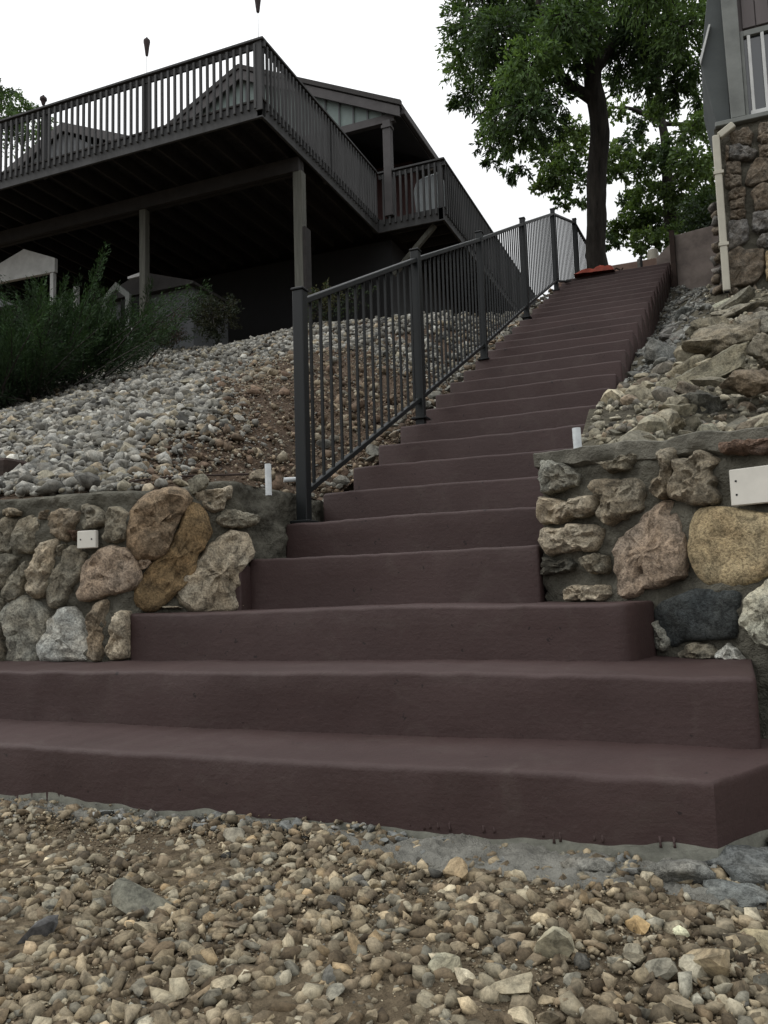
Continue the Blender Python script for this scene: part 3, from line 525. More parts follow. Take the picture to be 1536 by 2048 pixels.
k = rng.uniform(0, 1, 2600) < np.array([.45 + .9 * fbm(a * 3, 2.2, 8) for a in P[:, 0]]); P = P[k]; s = s[k]; P[:, 2] = [h_front(a, c) + .012 * (1 + c / .11) for a, c in P[:, :2]]
stone_mass('footing_gravel', P, s, pal(len(P), FG + [(.19, .19, .175)], FW + [8]), TX, ground, M['gravel'], .8)
for i in range(60):
    x = rng.uniform(-1.6, .72) if i % 2 else rng.uniform(-.1, .72); y = -rng.uniform(.0, .09)
    o = link('cement_lump', TMESH[i % len(TMESH)], None, ground, (.17, .175, .165)); s_ = rng.uniform(.008, .022); o.scale = (s_ * 1.4, s_, s_ * .7); o.rotation_euler = (rng.uniform(-.5, .5), rng.uniform(-.5, .5), rng.uniform(0, 6)); o.location = (x, y, h_front(x, y) + .006)
for i, px in enumerate((.045, .079, .093, .112, .14, .22, .245, .355, .378, .392, .465, .482, .60, .628)):
    L_ = .018 + .022 * abs(N(i * 2.3, 1)); w_ = .0025 + .002 * abs(N(i * 5.1, 3)); zt = .036
    m_ = MB(); m_.tube([(px, .004, zt), (px, -.001, zt - .01), (px + .001, -.002, zt - L_ * .7), (px + .001, -.002, zt - L_)], [w_ * 1.6, w_, w_ * .9, w_ * 1.3], 6); m_.build('paint_drip', M['step'], stair, 0, None, True)
# rubbly cement mound at the right foot

def blob_mesh(sub, r, seed, sx, sy, sz, rough=.18, cuts=6, fr=1.6):
    rr = np.random.RandomState(seed); v, f = ico(sub); v = v.copy()
    for _ in range(cuts):
        n = rr.normal(size=3); n /= np.linalg.norm(n); d_ = rr.uniform(.42, .85); s_ = v @ n; k = s_ > d_; v[k] -= np.outer(s_[k] - d_, n)
    sc_ = np.array([sx, sy, sz]); v = np.array([(p * (1 + rough * fbm(*(p * sc_ * fr + seed), 4) - rough * .38 * abs(fbm(*(p * sc_ * fr * 2.6 + seed), 4)))) * sc_ for p in v]) * r
    me = np_mesh('rock_shape', v, f, None, None, False); return me
for i, (x, y, s, c) in enumerate(((.80, .0, .10, (.16, .17, .165)), (.62, -.075, .07, (.20, .20, .18)), (.74, -.13, .055, (.17, .18, .17)), (.90, -.06, .08, (.15, .155, .15)), (.45, -.06, .05, (.21, .20, .17)), (.92, .14, .09, (.2, .19, .16)), (.88, .30, .08, (.22, .2, .15)), (.93, .45, .09, (.2, .2, .17)), (.95, .62, .1, (.22, .2, .16)))):
    o = link('cement_lump', blob_mesh(3, s, 40 + i, 1.3, .8, .45, .4), M['boulder'], ground, c); o.location = (x, y, h_front(x, min(y, 0)) + .01)

# ------------------------------------------------------------------ stone walls
def stone_from(poly, seed, b, mat, color, parent, O, T, Nn, name='stone', rough=1.0):
    rr = random.Random(seed); P = [Vector(p) for p in poly]; out = []; c0 = sum(P, Vector((0, 0))) / len(P); P = [c0 + (p - c0) * 1.11 for p in P]
    L = sum((P[i] - P[(i + 1) % len(P)]).length for i in range(len(P))); st = L / 46
    for i in range(len(P)):
        a, c_ = P[i], P[(i + 1) % len(P)]; m_ = max(1, round((c_ - a).length / st))
        for k in range(m_): out.append(a.lerp(c_, k / m_))
    out = [(out[i - 1] + out[i] * 2 + out[(i + 1) % len(out)]) / 4 for i in range(len(out))]
    cx = sum((p for p in out), Vector((0, 0))) / len(out); size = max((p - cx).length for p in out); n = len(out)
    v = []; f = []; rings = ((1.0, -.03), (1.0, .15), (.98, .5), (.93, .75), (.85, .88), (.74, .95), (.6, .98), (.45, 1.0), (.3, 1.01), (.15, 1.02))
    for q, (sc, dz) in enumerate(rings):
        for i, p in enumerate(out):
            u = cx + (p - cx) * sc
            u = u + Vector((N(u.x * 22, u.y * 22, seed), N(u.y * 22, u.x * 22, seed + 5))) * size * .05 * rough + Vector((N(u.x * 60, u.y * 60, seed), N(u.y * 60, u.x * 60, seed + 5))) * .006 * rough
            dep = (b * dz if q else -.03) + (b * .42 * fbm(u.x * 12 + seed, u.y * 12, seed * .3, 3) * rough - b * .42 * abs(fbm(u.x * 26 + seed, u.y * 26, seed * .7, 3)) * rough + b * .4 * N(u.x * 5, u.y * 5, seed)) * min(1, q * .5)
            v.append(O + T * u.x + Vector((0, 0, u.y)) + Nn * dep)
    c3 = O + T * cx.x + Vector((0, 0, cx.y)) + Nn * (b * 1.02); v.append(c3)
    for q in range(len(rings) - 1):
        for i in range(n): j = (i + 1) % n; f.append((q * n + i, q * n + j, (q + 1) * n + j, (q + 1) * n + i))
    for i in range(n): f.append(((len(rings) - 1) * n + i, (len(rings) - 1) * n + (i + 1) % n, len(v) - 1))
    me = pymesh(v, f); bm = bmesh.new(); bm.from_mesh(me); bmesh.ops.recalc_face_normals(bm, faces=bm.faces[:]); bm.to_mesh(me); bm.free()
    return link(name, me, mat, parent, color, True, 42)
def frame(k):
    a, b_ = PL[k]; T = Vector((b_[0] - a[0], b_[1] - a[1], 0)).normalized(); return Vector((a[0], a[1], 0)), T, Vector((T.y, -T.x, 0))
def wall_core(name, path, z0, ztop, thick, mat, parent, amp=.018, res=.014, inset=.0):
    # lumpy mortar face following a plan path, with a top that runs back
    pts = [Vector((p[0], p[1], 0)) for p in path]; samp = []
    for i in range(len(pts) - 1):
        L = (pts[i + 1] - pts[i]).length; m_ = max(2, int(L / res))
        for k in range(m_): samp.append((pts[i].lerp(pts[i + 1], k / m_), (pts[i + 1] - pts[i]).normalized()))
    samp.append((pts[-1], (pts[-1] - pts[-2]).normalized()))
    ns = []
    for i in range(len(samp)):
        a = sum((samp[max(0, min(len(samp) - 1, i + d_))][1] for d_ in range(-4, 5)), Vector((0, 0, 0))).normalized(); ns.append(Vector((a.y, -a.x, 0)))
    v = []; f = []; nz = max(4, int((1.0) / res * .8))
    for (p, t_), n_ in zip(samp, ns):
        zt = ztop(p.x, p.y)
        for j in range(nz + 1):
            z = z0 + (zt - z0) * j / nz; dd = amp * fbm(p.x * 9 + p.y * 4, z * 9, 2.2, 3) + amp * .55 * abs(fbm(p.x * 28 + p.y * 20, z * 28, 1.2, 3)) - inset + amp * .6 * N(p.x * 3 + p.y * 2, z * 3, 8)
            if j == nz: dd -= .015
            v.append(p + n_ * dd + Vector((0, 0, z)))
        bk = Vector((-.40, .92, 0)) if path[0][0] < 0 else Vector((.1, 1, 0))
        for q in (.06, .16, thick): v.append(p + bk * q + Vector((0, 0, zt + .012 * fbm(p.x * 6 + p.y * 6, q * 9, 1) )))
        v.append(p + bk * thick + Vector((0, 0, z0)))
    n = nz + 5
    for i in range(len(samp) - 1):
        for j in range(n): j2 = (j + 1) % n; f.append((i * n + j, (i + 1) * n + j, (i + 1) * n + j2, i * n + j2))
    f.append(tuple(range(n))[::-1]); f.append(tuple((len(samp) - 1) * n + j for j in range(n)))
    return link(name, pymesh(v, f), mat, parent, None, True, 60)
lw = empty('retaining_wall', (-1.9, .75, 0), 'low retaining wall of tan and grey fieldstones in mortar, left of the steps', 'stone wall')
wall_core('mortar', [(-4.6, .60), (-2.9, .68), (-1.41, .77), (-1.12, 1.13), (-1.125, 1.53), (-1.135, 1.95)], .30, lambda x, y: 1.0 + .02 * N(x * 3, 1) + .055 * sm(.85, 1.1, y), .26, M['mortar'], lw, .030)
for i, (k, c, poly) in enumerate(WALL_L):
    O, T, Nn = frame(k); stone_from(poly, i * 1.37 + 2, .045 if c not in ('brown', 'beige') else .06, M['stone'], C_[c], lw, O, T, Nn)
O, T, Nn = frame('A')
for i in range(26):          # the wall goes on beyond the left edge of the picture
    u = -1.6 + (i % 9) * .25 + rng.uniform(-.03, .03); z = .45 + (i // 9) * .21 + rng.uniform(-.02, .02)
    if u > .62: continue
    po = [(u + .10 * math.cos(a) * rng.uniform(.8, 1.1), z + .09 * math.sin(a) * rng.uniform(.8, 1.1)) for a in np.arange(0, 6.2, .7)]
    stone_from(po, 60 + i, .045, M['stone'], C_[('grey', 'tan', 'beige', 'lgrey')[i % 4]], lw, O, T, Nn)
rw = empty('retaining_wall', (.6, .98, 0), 'rough fieldstone retaining wall with a cement coping, right of the steps', 'stone wall')
wall_core('mortar', [(.150, 1.60), (.145, 1.21), (1.145, .75), (2.4, .35)], -.12, lambda x, y: 1.005 - .03 * sm(.2, .9, x), .30, M['mortar'], rw, .028)
for i, (k, c, poly) in enumerate(WALL_R):
    O, T, Nn = frame(k); stone_from(poly, i * 1.91 + 33, .03 if c in ('slate', 'yellow') else .05, M['stone'], C_[c], rw, O, T, Nn, rough=.5 if c in ('slate', 'yellow') else 1.25)
for i in range(20):
    u = 1.22 + (i % 4) * .26; z = .91 - (i // 4) * .23; po = [(u + .11 * math.cos(a) * rng.uniform(.8, 1.1), z + .09 * math.sin(a) * rng.uniform(.8, 1.1)) for a in np.arange(0, 6.2, .7)]
    stone_from(po, 90 + i, .045, M['stone'], C_[('grey', 'tan', 'beige', 'lgrey')[i % 4]], rw, O, T, Nn)
# coping: a rough strip of cement along the top
v = []; f = []; uu = np.linspace(-.01, 2.3, 150)
for u in uu:
    p = O + T * u; zt = 1.062 - .035 * sm(.0, .9, u) + .010 * fbm(u * 7, 1, 2); zb = zt - .055 + .022 * fbm(u * 5, 4, 2)
    for (dn, z) in ((-.01, zb - .012), (.020 + .010 * N(u * 9, 2), zb), (.026 + .010 * fbm(u * 12, 3), (zb + zt) / 2), (.026 + .008 * N(u * 14, 6), zt - .004), (.018, zt), (-.12, zt + .01 * N(u * 6, 7)), (-.34, zt - .01), (-.34, zb - .2)):
        v.append(p + Nn * dn + Vector((0, 0, z)))
for i in range(len(uu) - 1):
    for j in range(8): j2 = (j + 1) % 8; f.append((i * 8 + j, (i + 1) * 8 + j, (i + 1) * 8 + j2, i * 8 + j2))
f.append(tuple(range(8))[::-1]); f.append(tuple((len(uu) - 1) * 8 + j for j in range(8)))
link('coping', pymesh(v, f), M['coping'], rw, None, True, 50)
# cover plates
def plate(k, u0, u1, z0, z1, dn, label, screws):
    O, T, Nn = frame(k); c = O + T * ((u0 + u1) / 2) + Vector((0, 0, (z0 + z1) / 2)); e = empty('cover_plate', c, label, 'cover plate')
    m_ = MB(); pts = []
    v = [O + T * u + Nn * q + Vector((0, 0, z)) for q in (dn - .02, dn) for (u, z) in ((u0, z0), (u1, z0), (u1, z1), (u0, z1))]
    m_.add(v, [(0, 3, 2, 1), (4, 5, 6, 7), (0, 1, 5, 4), (1, 2, 6, 5), (2, 3, 7, 6), (3, 0, 4, 7)]); m_.build('plate', M['plate'], e, .003)
    for (u, z) in screws:
        p = O + T * u + Vector((0, 0, z)); MB().tube([p + Nn * (dn - .002), p + Nn * (dn + .0012)], .0035, 8).build('screw', M['dark'], e)
plate('A', 1.302, 1.390, .772, .842, .05, 'small ivory square plate set among the stones of the left wall', [(1.32, .807), (1.372, .807)])
plate('R', .722, .935, .793, .905, .035, 'large blank ivory plate fixed on the right stone wall', [(.742, .868), (.742, .826), (.915, .868), (.915, .826)])
# pvc stubs and pipe
def stub(x, y, z0, z1, r, lean, label):
    e = empty('pipe_stub', (x, y, z0), label, 'pipe'); MB().tube([(x, y, z0 - .06), (x + lean, y, z1)], r, 16).build('tube', M['pvc'], e, 0, None, True, 40)
    MB().tube([(x + lean, y, z1 - .0005), (x + lean, y, z1 + .0015)], r * .72, 14).build('opening', M['dark'], e)  # dark disc paints the shade inside the tube
stub(-.972, 1.13, 1.04, 1.112, .0135, -.002, 'white plastic pipe stub rising from the left wall beside the first railing post')
stub(.291, 1.19, 1.045, 1.143, .0155, -.004, 'white plastic pipe stub standing on the coping of the right wall')
e = empty('water_pipe', (-1.2, 1.5, 1.08), 'short length of pale pipe lying on the left wall behind the stub', 'pipe')
MB().tube([(-1.16, 1.60, 1.115), (-1.08, 1.66, 1.12)], .012, 12).build('tube', M['pvc'], e, 0, None, True, 40)
cab = MB().tube([(-3.0 + .012 * i * 10, .93 + .03 * math.sin(i * .9) + .012 * i, 1.035 + .012 * math.sin(i * .6) + .003 * i) for i in range(17)], .0045, 6).build('cable', M['timber'])
tag(cab, 'thin brown cable lying along the top of the left stone wall', 'cable')
tb = empty('landscape_timber', (-3.0, 1.5, 1.2), 'dark squared timber end lying on the left wall at the picture edge', 'timber')
MB().box(-3.7, -2.76, 1.45, 1.62, 1.22, 1.35).build('beam', M['timber'], tb, .015); MB().tube([(-2.87, 1.5, .98), (-2.875, 1.5, 1.25)], .02, 8).build('stake', M['timber'], tb)

# ------------------------------------------------------------------ railing beside the stairs
rl = empty('metal_railing', (-1.04, 1.6, .9), 'charcoal aluminium railing with thin balusters down the left side of the steps', 'railing')
RP = [(-1.055, 1.60, .905), (-1.00, 3.14, 1.68), (-1.03, 4.90, 2.52), (-1.075, 6.93, 3.51), (-1.09, 8.97, 4.50), (-1.05, 10.62, 5.05), (-1.0, 11.9, 5.10)]
PH = 1.12
for (x, y, z) in RP:
    p = MB().box(x - .028, x + .028, y - .028, y + .028, z - .06, z + PH).build('post', M['rail_metal'], rl, .004)
    c = MB().box(x - .033, x + .033, y - .033, y + .033, z + PH, z + PH + .012).build('post_cap', M['rail_metal'], p, .003)
    b_ = MB().box(x - .05, x + .05, y - .05, y + .05, z - .005, z + .008).build('base_plate', M['rail_metal'], p, .002)
bal = MB().box(-.0065, .0065, -.0065, .0065, 0, 1).mesh(); bal.materials.append(M['rail_metal'])
for i in range(len(RP) - 1):
    a = Vector(RP[i]); b_ = Vector(RP[i + 1]); top, bot = PH - .055, .135
    if i == 4: bz = (.135, .16)
    MB().bar(a + Vector((0, 0, top)), b_ + Vector((0, 0, top)), .040, .030).build('top_rail', M['rail_metal'], rl, .004)
    MB().bar(a + Vector((0, 0, bot)), b_ + Vector((0, 0, bot)), .028, .028).build('bottom_rail', M['rail_metal'], rl, .003)
    L = (b_ - a).length * math.cos(math.atan2(b_.z - a.z, (b_.xy - a.xy).length)); nb = max(2, round(L / .103)) - 1
    for k in range(1, nb + 1):
        p = a.lerp(b_, k / (nb + 1)); o = bpy.data.objects.new('baluster', bal); COL.objects.link(o); o.parent = rl
        o.location = Vector((p.x, p.y, p.z + bot)) - Vector(rl.location); o.scale = (1, 1, top - bot)

# ------------------------------------------------------------------ landing and things at the top
ld = MB().box(-1.30, .85, 10.10, 13.5, 4.60, 5.035).build('landing', M['landing'], None, .01); ld['kind'] = 'structure'; tag(ld, 'bare concrete landing at the head of the steps')
cb = MB().box(-.78, .33, 10.58, 10.80, 5.03, 5.34).build('landing_curb', M['landing'], None, .012); cb['kind'] = 'structure'; tag(cb, 'pale tan concrete curb across the landing')
e = empty('concrete_wall', (.6, 10, 4.8), 'weathered pinkish concrete wall beside the landing with a dark end post', 'wall')
m_ = MB(); m_.prism([(.385, 4.3), (.385, 5.37), (.95, 5.42), (2.2, 5.48), (2.2, 4.3)], 9.95, 10.15); m_.build('panel', M['pinkwall'], e, .008)
m_ = MB(); m_.prism([(.12, 5.0), (.12, 5.19), (.315, 5.36), (.315, 5.0)], 10.2, 10.34); m_.build('wing_panel', M['pinkwall'], e, .006)
MB().box(.318, .385, 9.88, 10.0, 4.55, 5.42).build('end_post', M['timber'], e, .004)
e = empty('bollard', (-.12, 10.3, 5.04), 'stubby dark metal stake standing on the last step', 'stake')
MB().tube([(-.12, 10.33, 5.03), (-.125, 10.33, 5.26)], .03, 10).build('shaft', M['concrete'], e, 0, None, True, 40); MB().tube([(-.09, 10.31, 5.03), (-.095, 10.31, 5.30)], .018, 8).build('rod', M['dark'], e)
e = empty('bucket', (.04, 10.6, 5.34), 'pale upturned bucket resting on the landing curb', 'bucket')
MB().tube([(.05, 10.7, 5.34), (.05, 10.7, 5.355), (.05, 10.7, 5.50), (.05, 10.7, 5.51)], [.085, .09, .072, .06], 16).build('body', M['cream'], e, 0, None, True, 40)
MB().tube([(.05, 10.7, 5.35), (.05, 10.7, 5.372)], .094, 16).build('rim', M['cream'], e)
e = empty('tarp', (-.75, 10.05, 5.04), 'crumpled orange tarp heaped on the left of the top step', 'tarp')
v = []; f = []; nx, ny = 34, 14
for i in range(nx):
    for j in range(ny):
        a, b_ = i / (nx - 1), j / (ny - 1); ed = min(a, 1 - a, b_, 1 - b_) * 6; hgt = min(1, ed) ** .6 * (.035 + .065 * a) * (1 + .5 * fbm(a * 7, b_ * 4, 2))
        v.append((-1.0 + .56 * a + .015 * N(b_ * 6, 2), 9.98 + .24 * b_ + .02 * N(a * 6, 1) - .08 * (1 - a), 5.046 + hgt))
for i in range(nx - 1):
    for j in range(ny - 1): f.append((i * ny + j, (i + 1) * ny + j, (i + 1) * ny + j + 1, i * ny + j + 1))
link('fold', pymesh(v, f), M['orange'], e, None, True, 35)
MB().tube([(-.46, 10.05, 5.06), (-.42, 10.1, 5.10), (-.36, 10.1, 5.055), (-.33, 10.06, 5.07)], .012, 6).build('strap', M['timber'], e)

# ------------------------------------------------------------------ deck
dk = empty('deck', (-5, 8.2, 4.8), 'high weathered timber deck on tall posts with a baluster railing, wrapped round the house', 'deck')
DX, DY, ZB = -5.03, 8.15, 7.50; ZF = 7.78; ZR = 8.68; XL = -14.6; WX = -3.70; WY = 12.55; WE = 24.0
def sb(name, args, mat=M['deck_wood'], bev=.004): return MB().box(*args).build(name, mat, dk, bev)
sb('rim_board', (XL, DX, DY, DY + .045, ZB, ZF - .03)); sb('rim_board', (DX - .045, DX, DY + .048, WY, ZB, ZF - .03))
sb('rim_board', (DX + .003, WX, WY - .045, WY, ZB, ZF - .03)); sb('rim_board', (WX - .045, WX, WY + .003, WE, ZB, ZF - .03))
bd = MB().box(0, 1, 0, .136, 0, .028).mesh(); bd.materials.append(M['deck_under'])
def board(x0, x1, y):
    o = bpy.data.objects.new('deck_board', bd); COL.objects.link(o); o.parent = dk; o.location = Vector((x0, y, ZF - .028)) - Vector(dk.location); o.scale = (x1 - x0, 1, 1)
y = DY - .02
while y < 14.4: board(XL, DX + (.02 if y < WY - .1 else 0) if y < WY - .1 else WX + .02, y); y += .143
while y < WE: board(DX - .2, WX + .02, y); y += .143
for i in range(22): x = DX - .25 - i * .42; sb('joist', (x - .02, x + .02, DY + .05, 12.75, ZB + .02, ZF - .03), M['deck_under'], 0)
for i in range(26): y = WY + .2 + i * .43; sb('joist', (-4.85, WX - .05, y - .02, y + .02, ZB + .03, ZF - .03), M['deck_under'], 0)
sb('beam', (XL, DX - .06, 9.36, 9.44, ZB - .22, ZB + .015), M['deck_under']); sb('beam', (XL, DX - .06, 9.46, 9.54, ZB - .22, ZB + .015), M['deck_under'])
for (x, w) in ((-5.13, .155), (-8.14, .125), (-12.6, .14)):
    zb = h_left(max(x, -11.9), 9.45) - .3; sb('support_post', (x - w / 2, x + w / 2, 9.45 - w / 2 + .001, 9.45 + w / 2, zb, ZB - .215), M['post_wood'], .006)
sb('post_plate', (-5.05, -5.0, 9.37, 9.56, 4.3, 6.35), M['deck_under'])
dbal = MB().box(-.019, .019, -.019, .019, 0, 1).mesh(.003); dbal.materials.append(M['deck_wood'])
def dbaluster(x, y, z0=ZB + .13):
    o = bpy.data.objects.new('baluster', dbal); COL.objects.link(o); o.parent = dk; o.location = Vector((x, y, z0)) - Vector(dk.location); o.scale = (1, 1, ZR - .05 - z0)
i = 0
while DX - .10 - i * .117 > -13.4: dbaluster(DX - .10 - i * .117, DY - .021); i += 1
nside = 37
for i in range(nside): dbaluster(DX + .021, DY + .12 + i * (WY - DY - .2) / nside)
for i in range(1, 11): dbaluster(DX + .02 + i * .117, WY - .067)
i = 0
while WY + .06 + i * .125 < WE - .2 and i < 92: dbaluster(WX + .021, WY + .06 + i * .125); i += 1
def rail(a, b_):
    a = Vector(a); b_ = Vector(b_); MB().bar(a + Vector((0, 0, ZR)), b_ + Vector((0, 0, ZR)), .14, .035).build('rail_cap', M['deck_wood'], dk, .003)
    MB().bar(a + Vector((0, 0, ZR - .065)), b_ + Vector((0, 0, ZR - .065)), .038, .088).build('sub_rail', M['deck_wood'], dk)
rail((XL, DY + .02, 0), (DX + .05, DY + .02, 0)); rail((DX - .02, DY + .10, 0), (DX - .02, WY - .13, 0)); rail((DX + .03, WY - .022, 0), (WX + .05, WY - .022, 0)); rail((WX - .022, WY + .06, 0), (WX - .022, WE, 0))
for (x, y) in [(DX - .045, DY + .045), (DX - 2.07, DY + .06), (DX - 4.14, DY + .06), (DX - 6.21, DY + .06), (DX - 8.28, DY + .06), (DX - .06, 10.35), (DX - .06, WY - .06), (WX - .06, WY + .0), (WX - .06, 15), (WX - .06, 17.5), (WX - .06, 20)]:
    sb('rail_post', (x - .045, x + .045, y - .045, y + .045, ZB + .02, ZR - .02))
sb('corner_trim', (DX - .10, DX + .012, DY - .024, DY - .002, ZB + .10, ZR - .02))
MB().bar((-4.82, WY + .15, 6.70), (-3.95, WY + .15, ZB + .02), .09, .09).build('brace', M['post_wood'], dk, .004)

# torches on the railing
def torch(x, y, zr, z0, z1, r, label):
    e = empty('garden_torch', (x, y, zr), label, 'torch', 'torches on the deck railing')
    MB().tube([(x, y, zr - .02), (x, y, z0 + .01)], .0045, 6).build('pole', M['steel'], e)
    MB().tube([(x, y, z0), (x, y, z0 + .015), (x, y, z0 + (z1 - z0) * .55), (x, y, z1 - .05), (x, y, z1 - .015), (x, y, z1)], [r * .38, r * .45, r * .75, r, r * .97, r * .75], 14).build('basket', M['torch'], e, 0, None, True, 50)
    MB().tube([(x, y, z1 - .002), (x, y, z1 + .03)], r * .3, 8).build('wick_cap', M['dark'], e)
torch(-5.09, 8.17, ZR, 9.14, 9.44, .058, 'dark cone torch on a thin rod at the outer corner of the deck')
torch(-7.085, 8.17, ZR, 9.03, 9.30, .052, 'dark cone torch on a thin rod above the middle rail post of the deck')
torch(-9.17, 8.17, ZR, 8.76, 8.90, .058, 'short dark torch low on the left end of the deck railing')
e = empty('covered_grill', (-3.98, 12.95, ZF), 'grey vinyl covered grill behind the balusters of the small side deck', 'grill')
m_ = MB(); m_.prism([(-4.32, ZF), (-4.36, ZF + .5), (-4.30, ZF + .68), (-4.15, ZF + .74), (-3.84, ZF + .78), (-3.80, ZF + .6), (-3.80, ZF)], 12.68, 13.15); m_.build('cover', M['cover'], e, .03, None, True, 40)
MB().box(-4.34, -3.79, 12.66, 13.17, ZF, ZF + .05).build('hem', M['greywall'], e, .005)

# ------------------------------------------------------------------ house
hs_ = empty('house', (-8, 14, 4.8), 'dark brick house with a broad gabled roof behind the high deck', 'house')
def hb(name, args, mat, bev=0, par=None): return MB().box(*args).build(name, mat, par or hs_, bev)
EX, EZ, RX, RZ, GY, BY = -4.49, 10.0, -8.05, 11.735, 12.42, 29.0
hb('wall', (-15.5, -4.9, 12.85, 28.5, 4.2, ZB - .02), M['dark']); hb('wall', (-11.2, -4.95, 14.4, 28.5, ZF + .002, EZ - .12), M['brick'])  # lower wall near black: the gloom under the deck is put into its colour
hb('side_wing_wall', (-17.5, -11.205, 12.9, 26, ZF + .002, 10.2), M['greywall'])
def slope(x0, z0, x1, z1, y0, y1, th, name, mat):
    m_ = MB(); m_.prism([(x0, z0), (x1, z1), (x1, z1 - th), (x0, z0 - th)], y0, y1); return m_.build(name, mat, hs_, .0)
roof = slope(EX + .03, EZ - .015, RX, RZ, GY + .05, BY, .10, 'roof', M['shingle']); slope(RX - .001, RZ, -11.61, EZ, GY + .05, BY, .10, 'roof', M['shingle'])
slope(EX, EZ - .105, RX, RZ - .105, GY, GY + .045, .20, 'fascia', M['fascia']); slope(RX - .002, RZ - .105, -11.61, EZ - .105, GY, GY + .045, .20, 'fascia', M['fascia'])
slope(EX + .04, EZ + .004, RX, RZ + .014, GY - .03, GY + .048, .10, 'roof_edge', M['shingle']); slope(RX, RZ + .014, -11.65, EZ + .01, GY - .03, GY + .048, .10, 'roof_edge', M['shingle'])
hb('gutter', (EX - .02, EX + .07, GY + .10, BY, EZ - .22, EZ - .10), M['fascia'], .01)
slope(EX - .02, EZ - .225, RX, RZ - .225, GY + .06, 14.35, .02, 'soffit', M['soffit']); hb('soffit', (-4.94, EX - .021, 14.36, BY, EZ - .25, EZ - .228), M['soffit'])
m_ = MB(); m_.prism([(-4.62, 9.86), (-4.62, 9.90), (RX, 11.52), (-11.45, 9.9), (-11.45, 9.86)], GY + .14, GY + .17); m_.build('gable_siding', M['sidinggreen'], hs_)
hb('porch_beam', (-11.4, -4.64, GY + .10, GY + .22, 9.70, 9.858), M['fascia'], .005)
for i in range(22):
    x = -4.9 - i * .305; zt = 9.86 + min((-4.62 - x), (x + 11.45)) * .46 + .02
    if zt > 9.95: hb('batten', (x - .015, x + .015, GY + .112, GY + .138, 9.862, zt), M['greywall'])
hb('porch_post', (-4.86, -4.70, GY + .02, GY + .16, ZF, 9.699), M['fascia'], .006); hb('post_capital', (-4.88, -4.68, GY, GY + .18, 9.54, 9.60), M['fascia'], .003)
hb('porch_post', (-8.1, -7.96, GY + .02, GY + .16, ZF, 9.699), M['trim_r'], .006)
for x in (-6.6, -9.4):
    w = hb('window', (x - .6, x + .6, 14.36, 14.395, 8.3, 9.4), M['fascia'], .0); hb('pane', (x - .54, x + .54, 14.345, 14.358, 8.36, 9.34), M['glass'], 0, w)
d_ = hb('door', (-8.45, -7.55, 14.35, 14.395, ZF, 9.75), M['fascia']); hb('handle', (-7.66, -7.62, 14.30, 14.345, 8.7, 8.8), M['steel'], 0, d_)
MB().tube([(-4.62, 14.6, 9.70), (-4.62, 14.6, 9.76)], .06, 12).build('soffit_light', M['white'], hs_)
# the lower wing roof to the left
slope(-9.3, 10.50, -13.5, 12.25, 13.2, 24, .12, 'roof', M['shingle']); slope(-13.502, 12.25, -18.2, 10.2, 13.2, 24, .12, 'roof', M['shingle'])
slope(-9.3, 10.49, -13.5, 12.24, 13.15, 13.195, .22, 'fascia', M['fascia']); slope(-13.502, 12.24, -18.2, 10.19, 13.15, 13.195, .22, 'fascia', M['fascia'])
m_ = MB(); m_.prism([(-10.4, 10.21), (-13.5, 12.0), (-17.4, 10.21)], 13.25, 13.4); m_.build('gable_siding', M['greywall'], hs_)
for x in (-12.6, -14.8):
    w = hb('window', (x - .45, x + .45, 12.86, 12.897, 8.5, 9.7), M['white'], .0); hb('pane', (x - .39, x + .39, 12.845, 12.858, 8.56, 9.64), M['glass'], 0, w)
# white porch and small shed seen in the gloom under the deck
e = empty('porch', (-10.7, 9.9, 4.9), 'white gabled porch corner on posts glimpsed under the left end of the deck', 'porch')
m_ = MB(); m_.prism([(-11.9, 6.66), (-10.27, 6.63), (-10.27, 6.89), (-11.02, 7.20), (-11.9, 6.95)], 9.60, 9.68); m_.build('gable_panel', M['white'], e, .004)
for (x, y) in ((-10.34, 9.64), (-10.12, 10.0), (-10.62, 10.2), (-10.8, 10.5)): MB().box(x - .04, x + .04, y - .04, y + .04, 4.6, 6.62 if y < 9.7 else 6.45).build('post', M['white'], e, .004)
e = empty('shed', (-8.6, 10.2, 4.9), 'small grey shed with a pale framed gable opening under the deck', 'shed')
m_ = MB(); m_.prism([(-9.2, 4.6), (-9.2, 5.95), (-8.9, 6.2), (-8.6, 5.95), (-8.6, 4.6), (-8.69, 4.6), (-8.69, 5.9), (-8.9, 6.07), (-9.1, 5.9), (-9.1, 4.6)], 9.62, 9.68); m_.build('door_frame', M['trim_r'], e)
MB().box(-9.1, -8.69, 10.0, 10.05, 4.6, 6.05).build('opening', M['dark'], e); MB().box(-9.5, -7.6, 10.1, 11.2, 4.6, 6.15).build('wall', M['greywall'], e)  # opening is a dark panel painting the gloom behind the door frame
m_ = MB(); m_.prism([(-8.70, 6.29), (-8.40, 6.33), (-8.40, 6.06), (-8.44, 6.07), (-8.44, 6.26), (-8.70, 6.25)], 9.7, 9.76); m_.build('gable_trim', M['white'], e)
m_ = MB(); m_.prism([(-9.6, 6.1), (-8.6, 6.45), (-7.5, 6.1), (-7.5, 6.05), (-9.6, 6.05)], 9.95, 11.3); m_.build('roof', M['shingle'], e)
for i in range(5): MB().box(-8.60 + i * .075, -8.575 + i * .075, 9.3, 9.325, 4.75, 5.22).build('railing_baluster', M['white'], e)

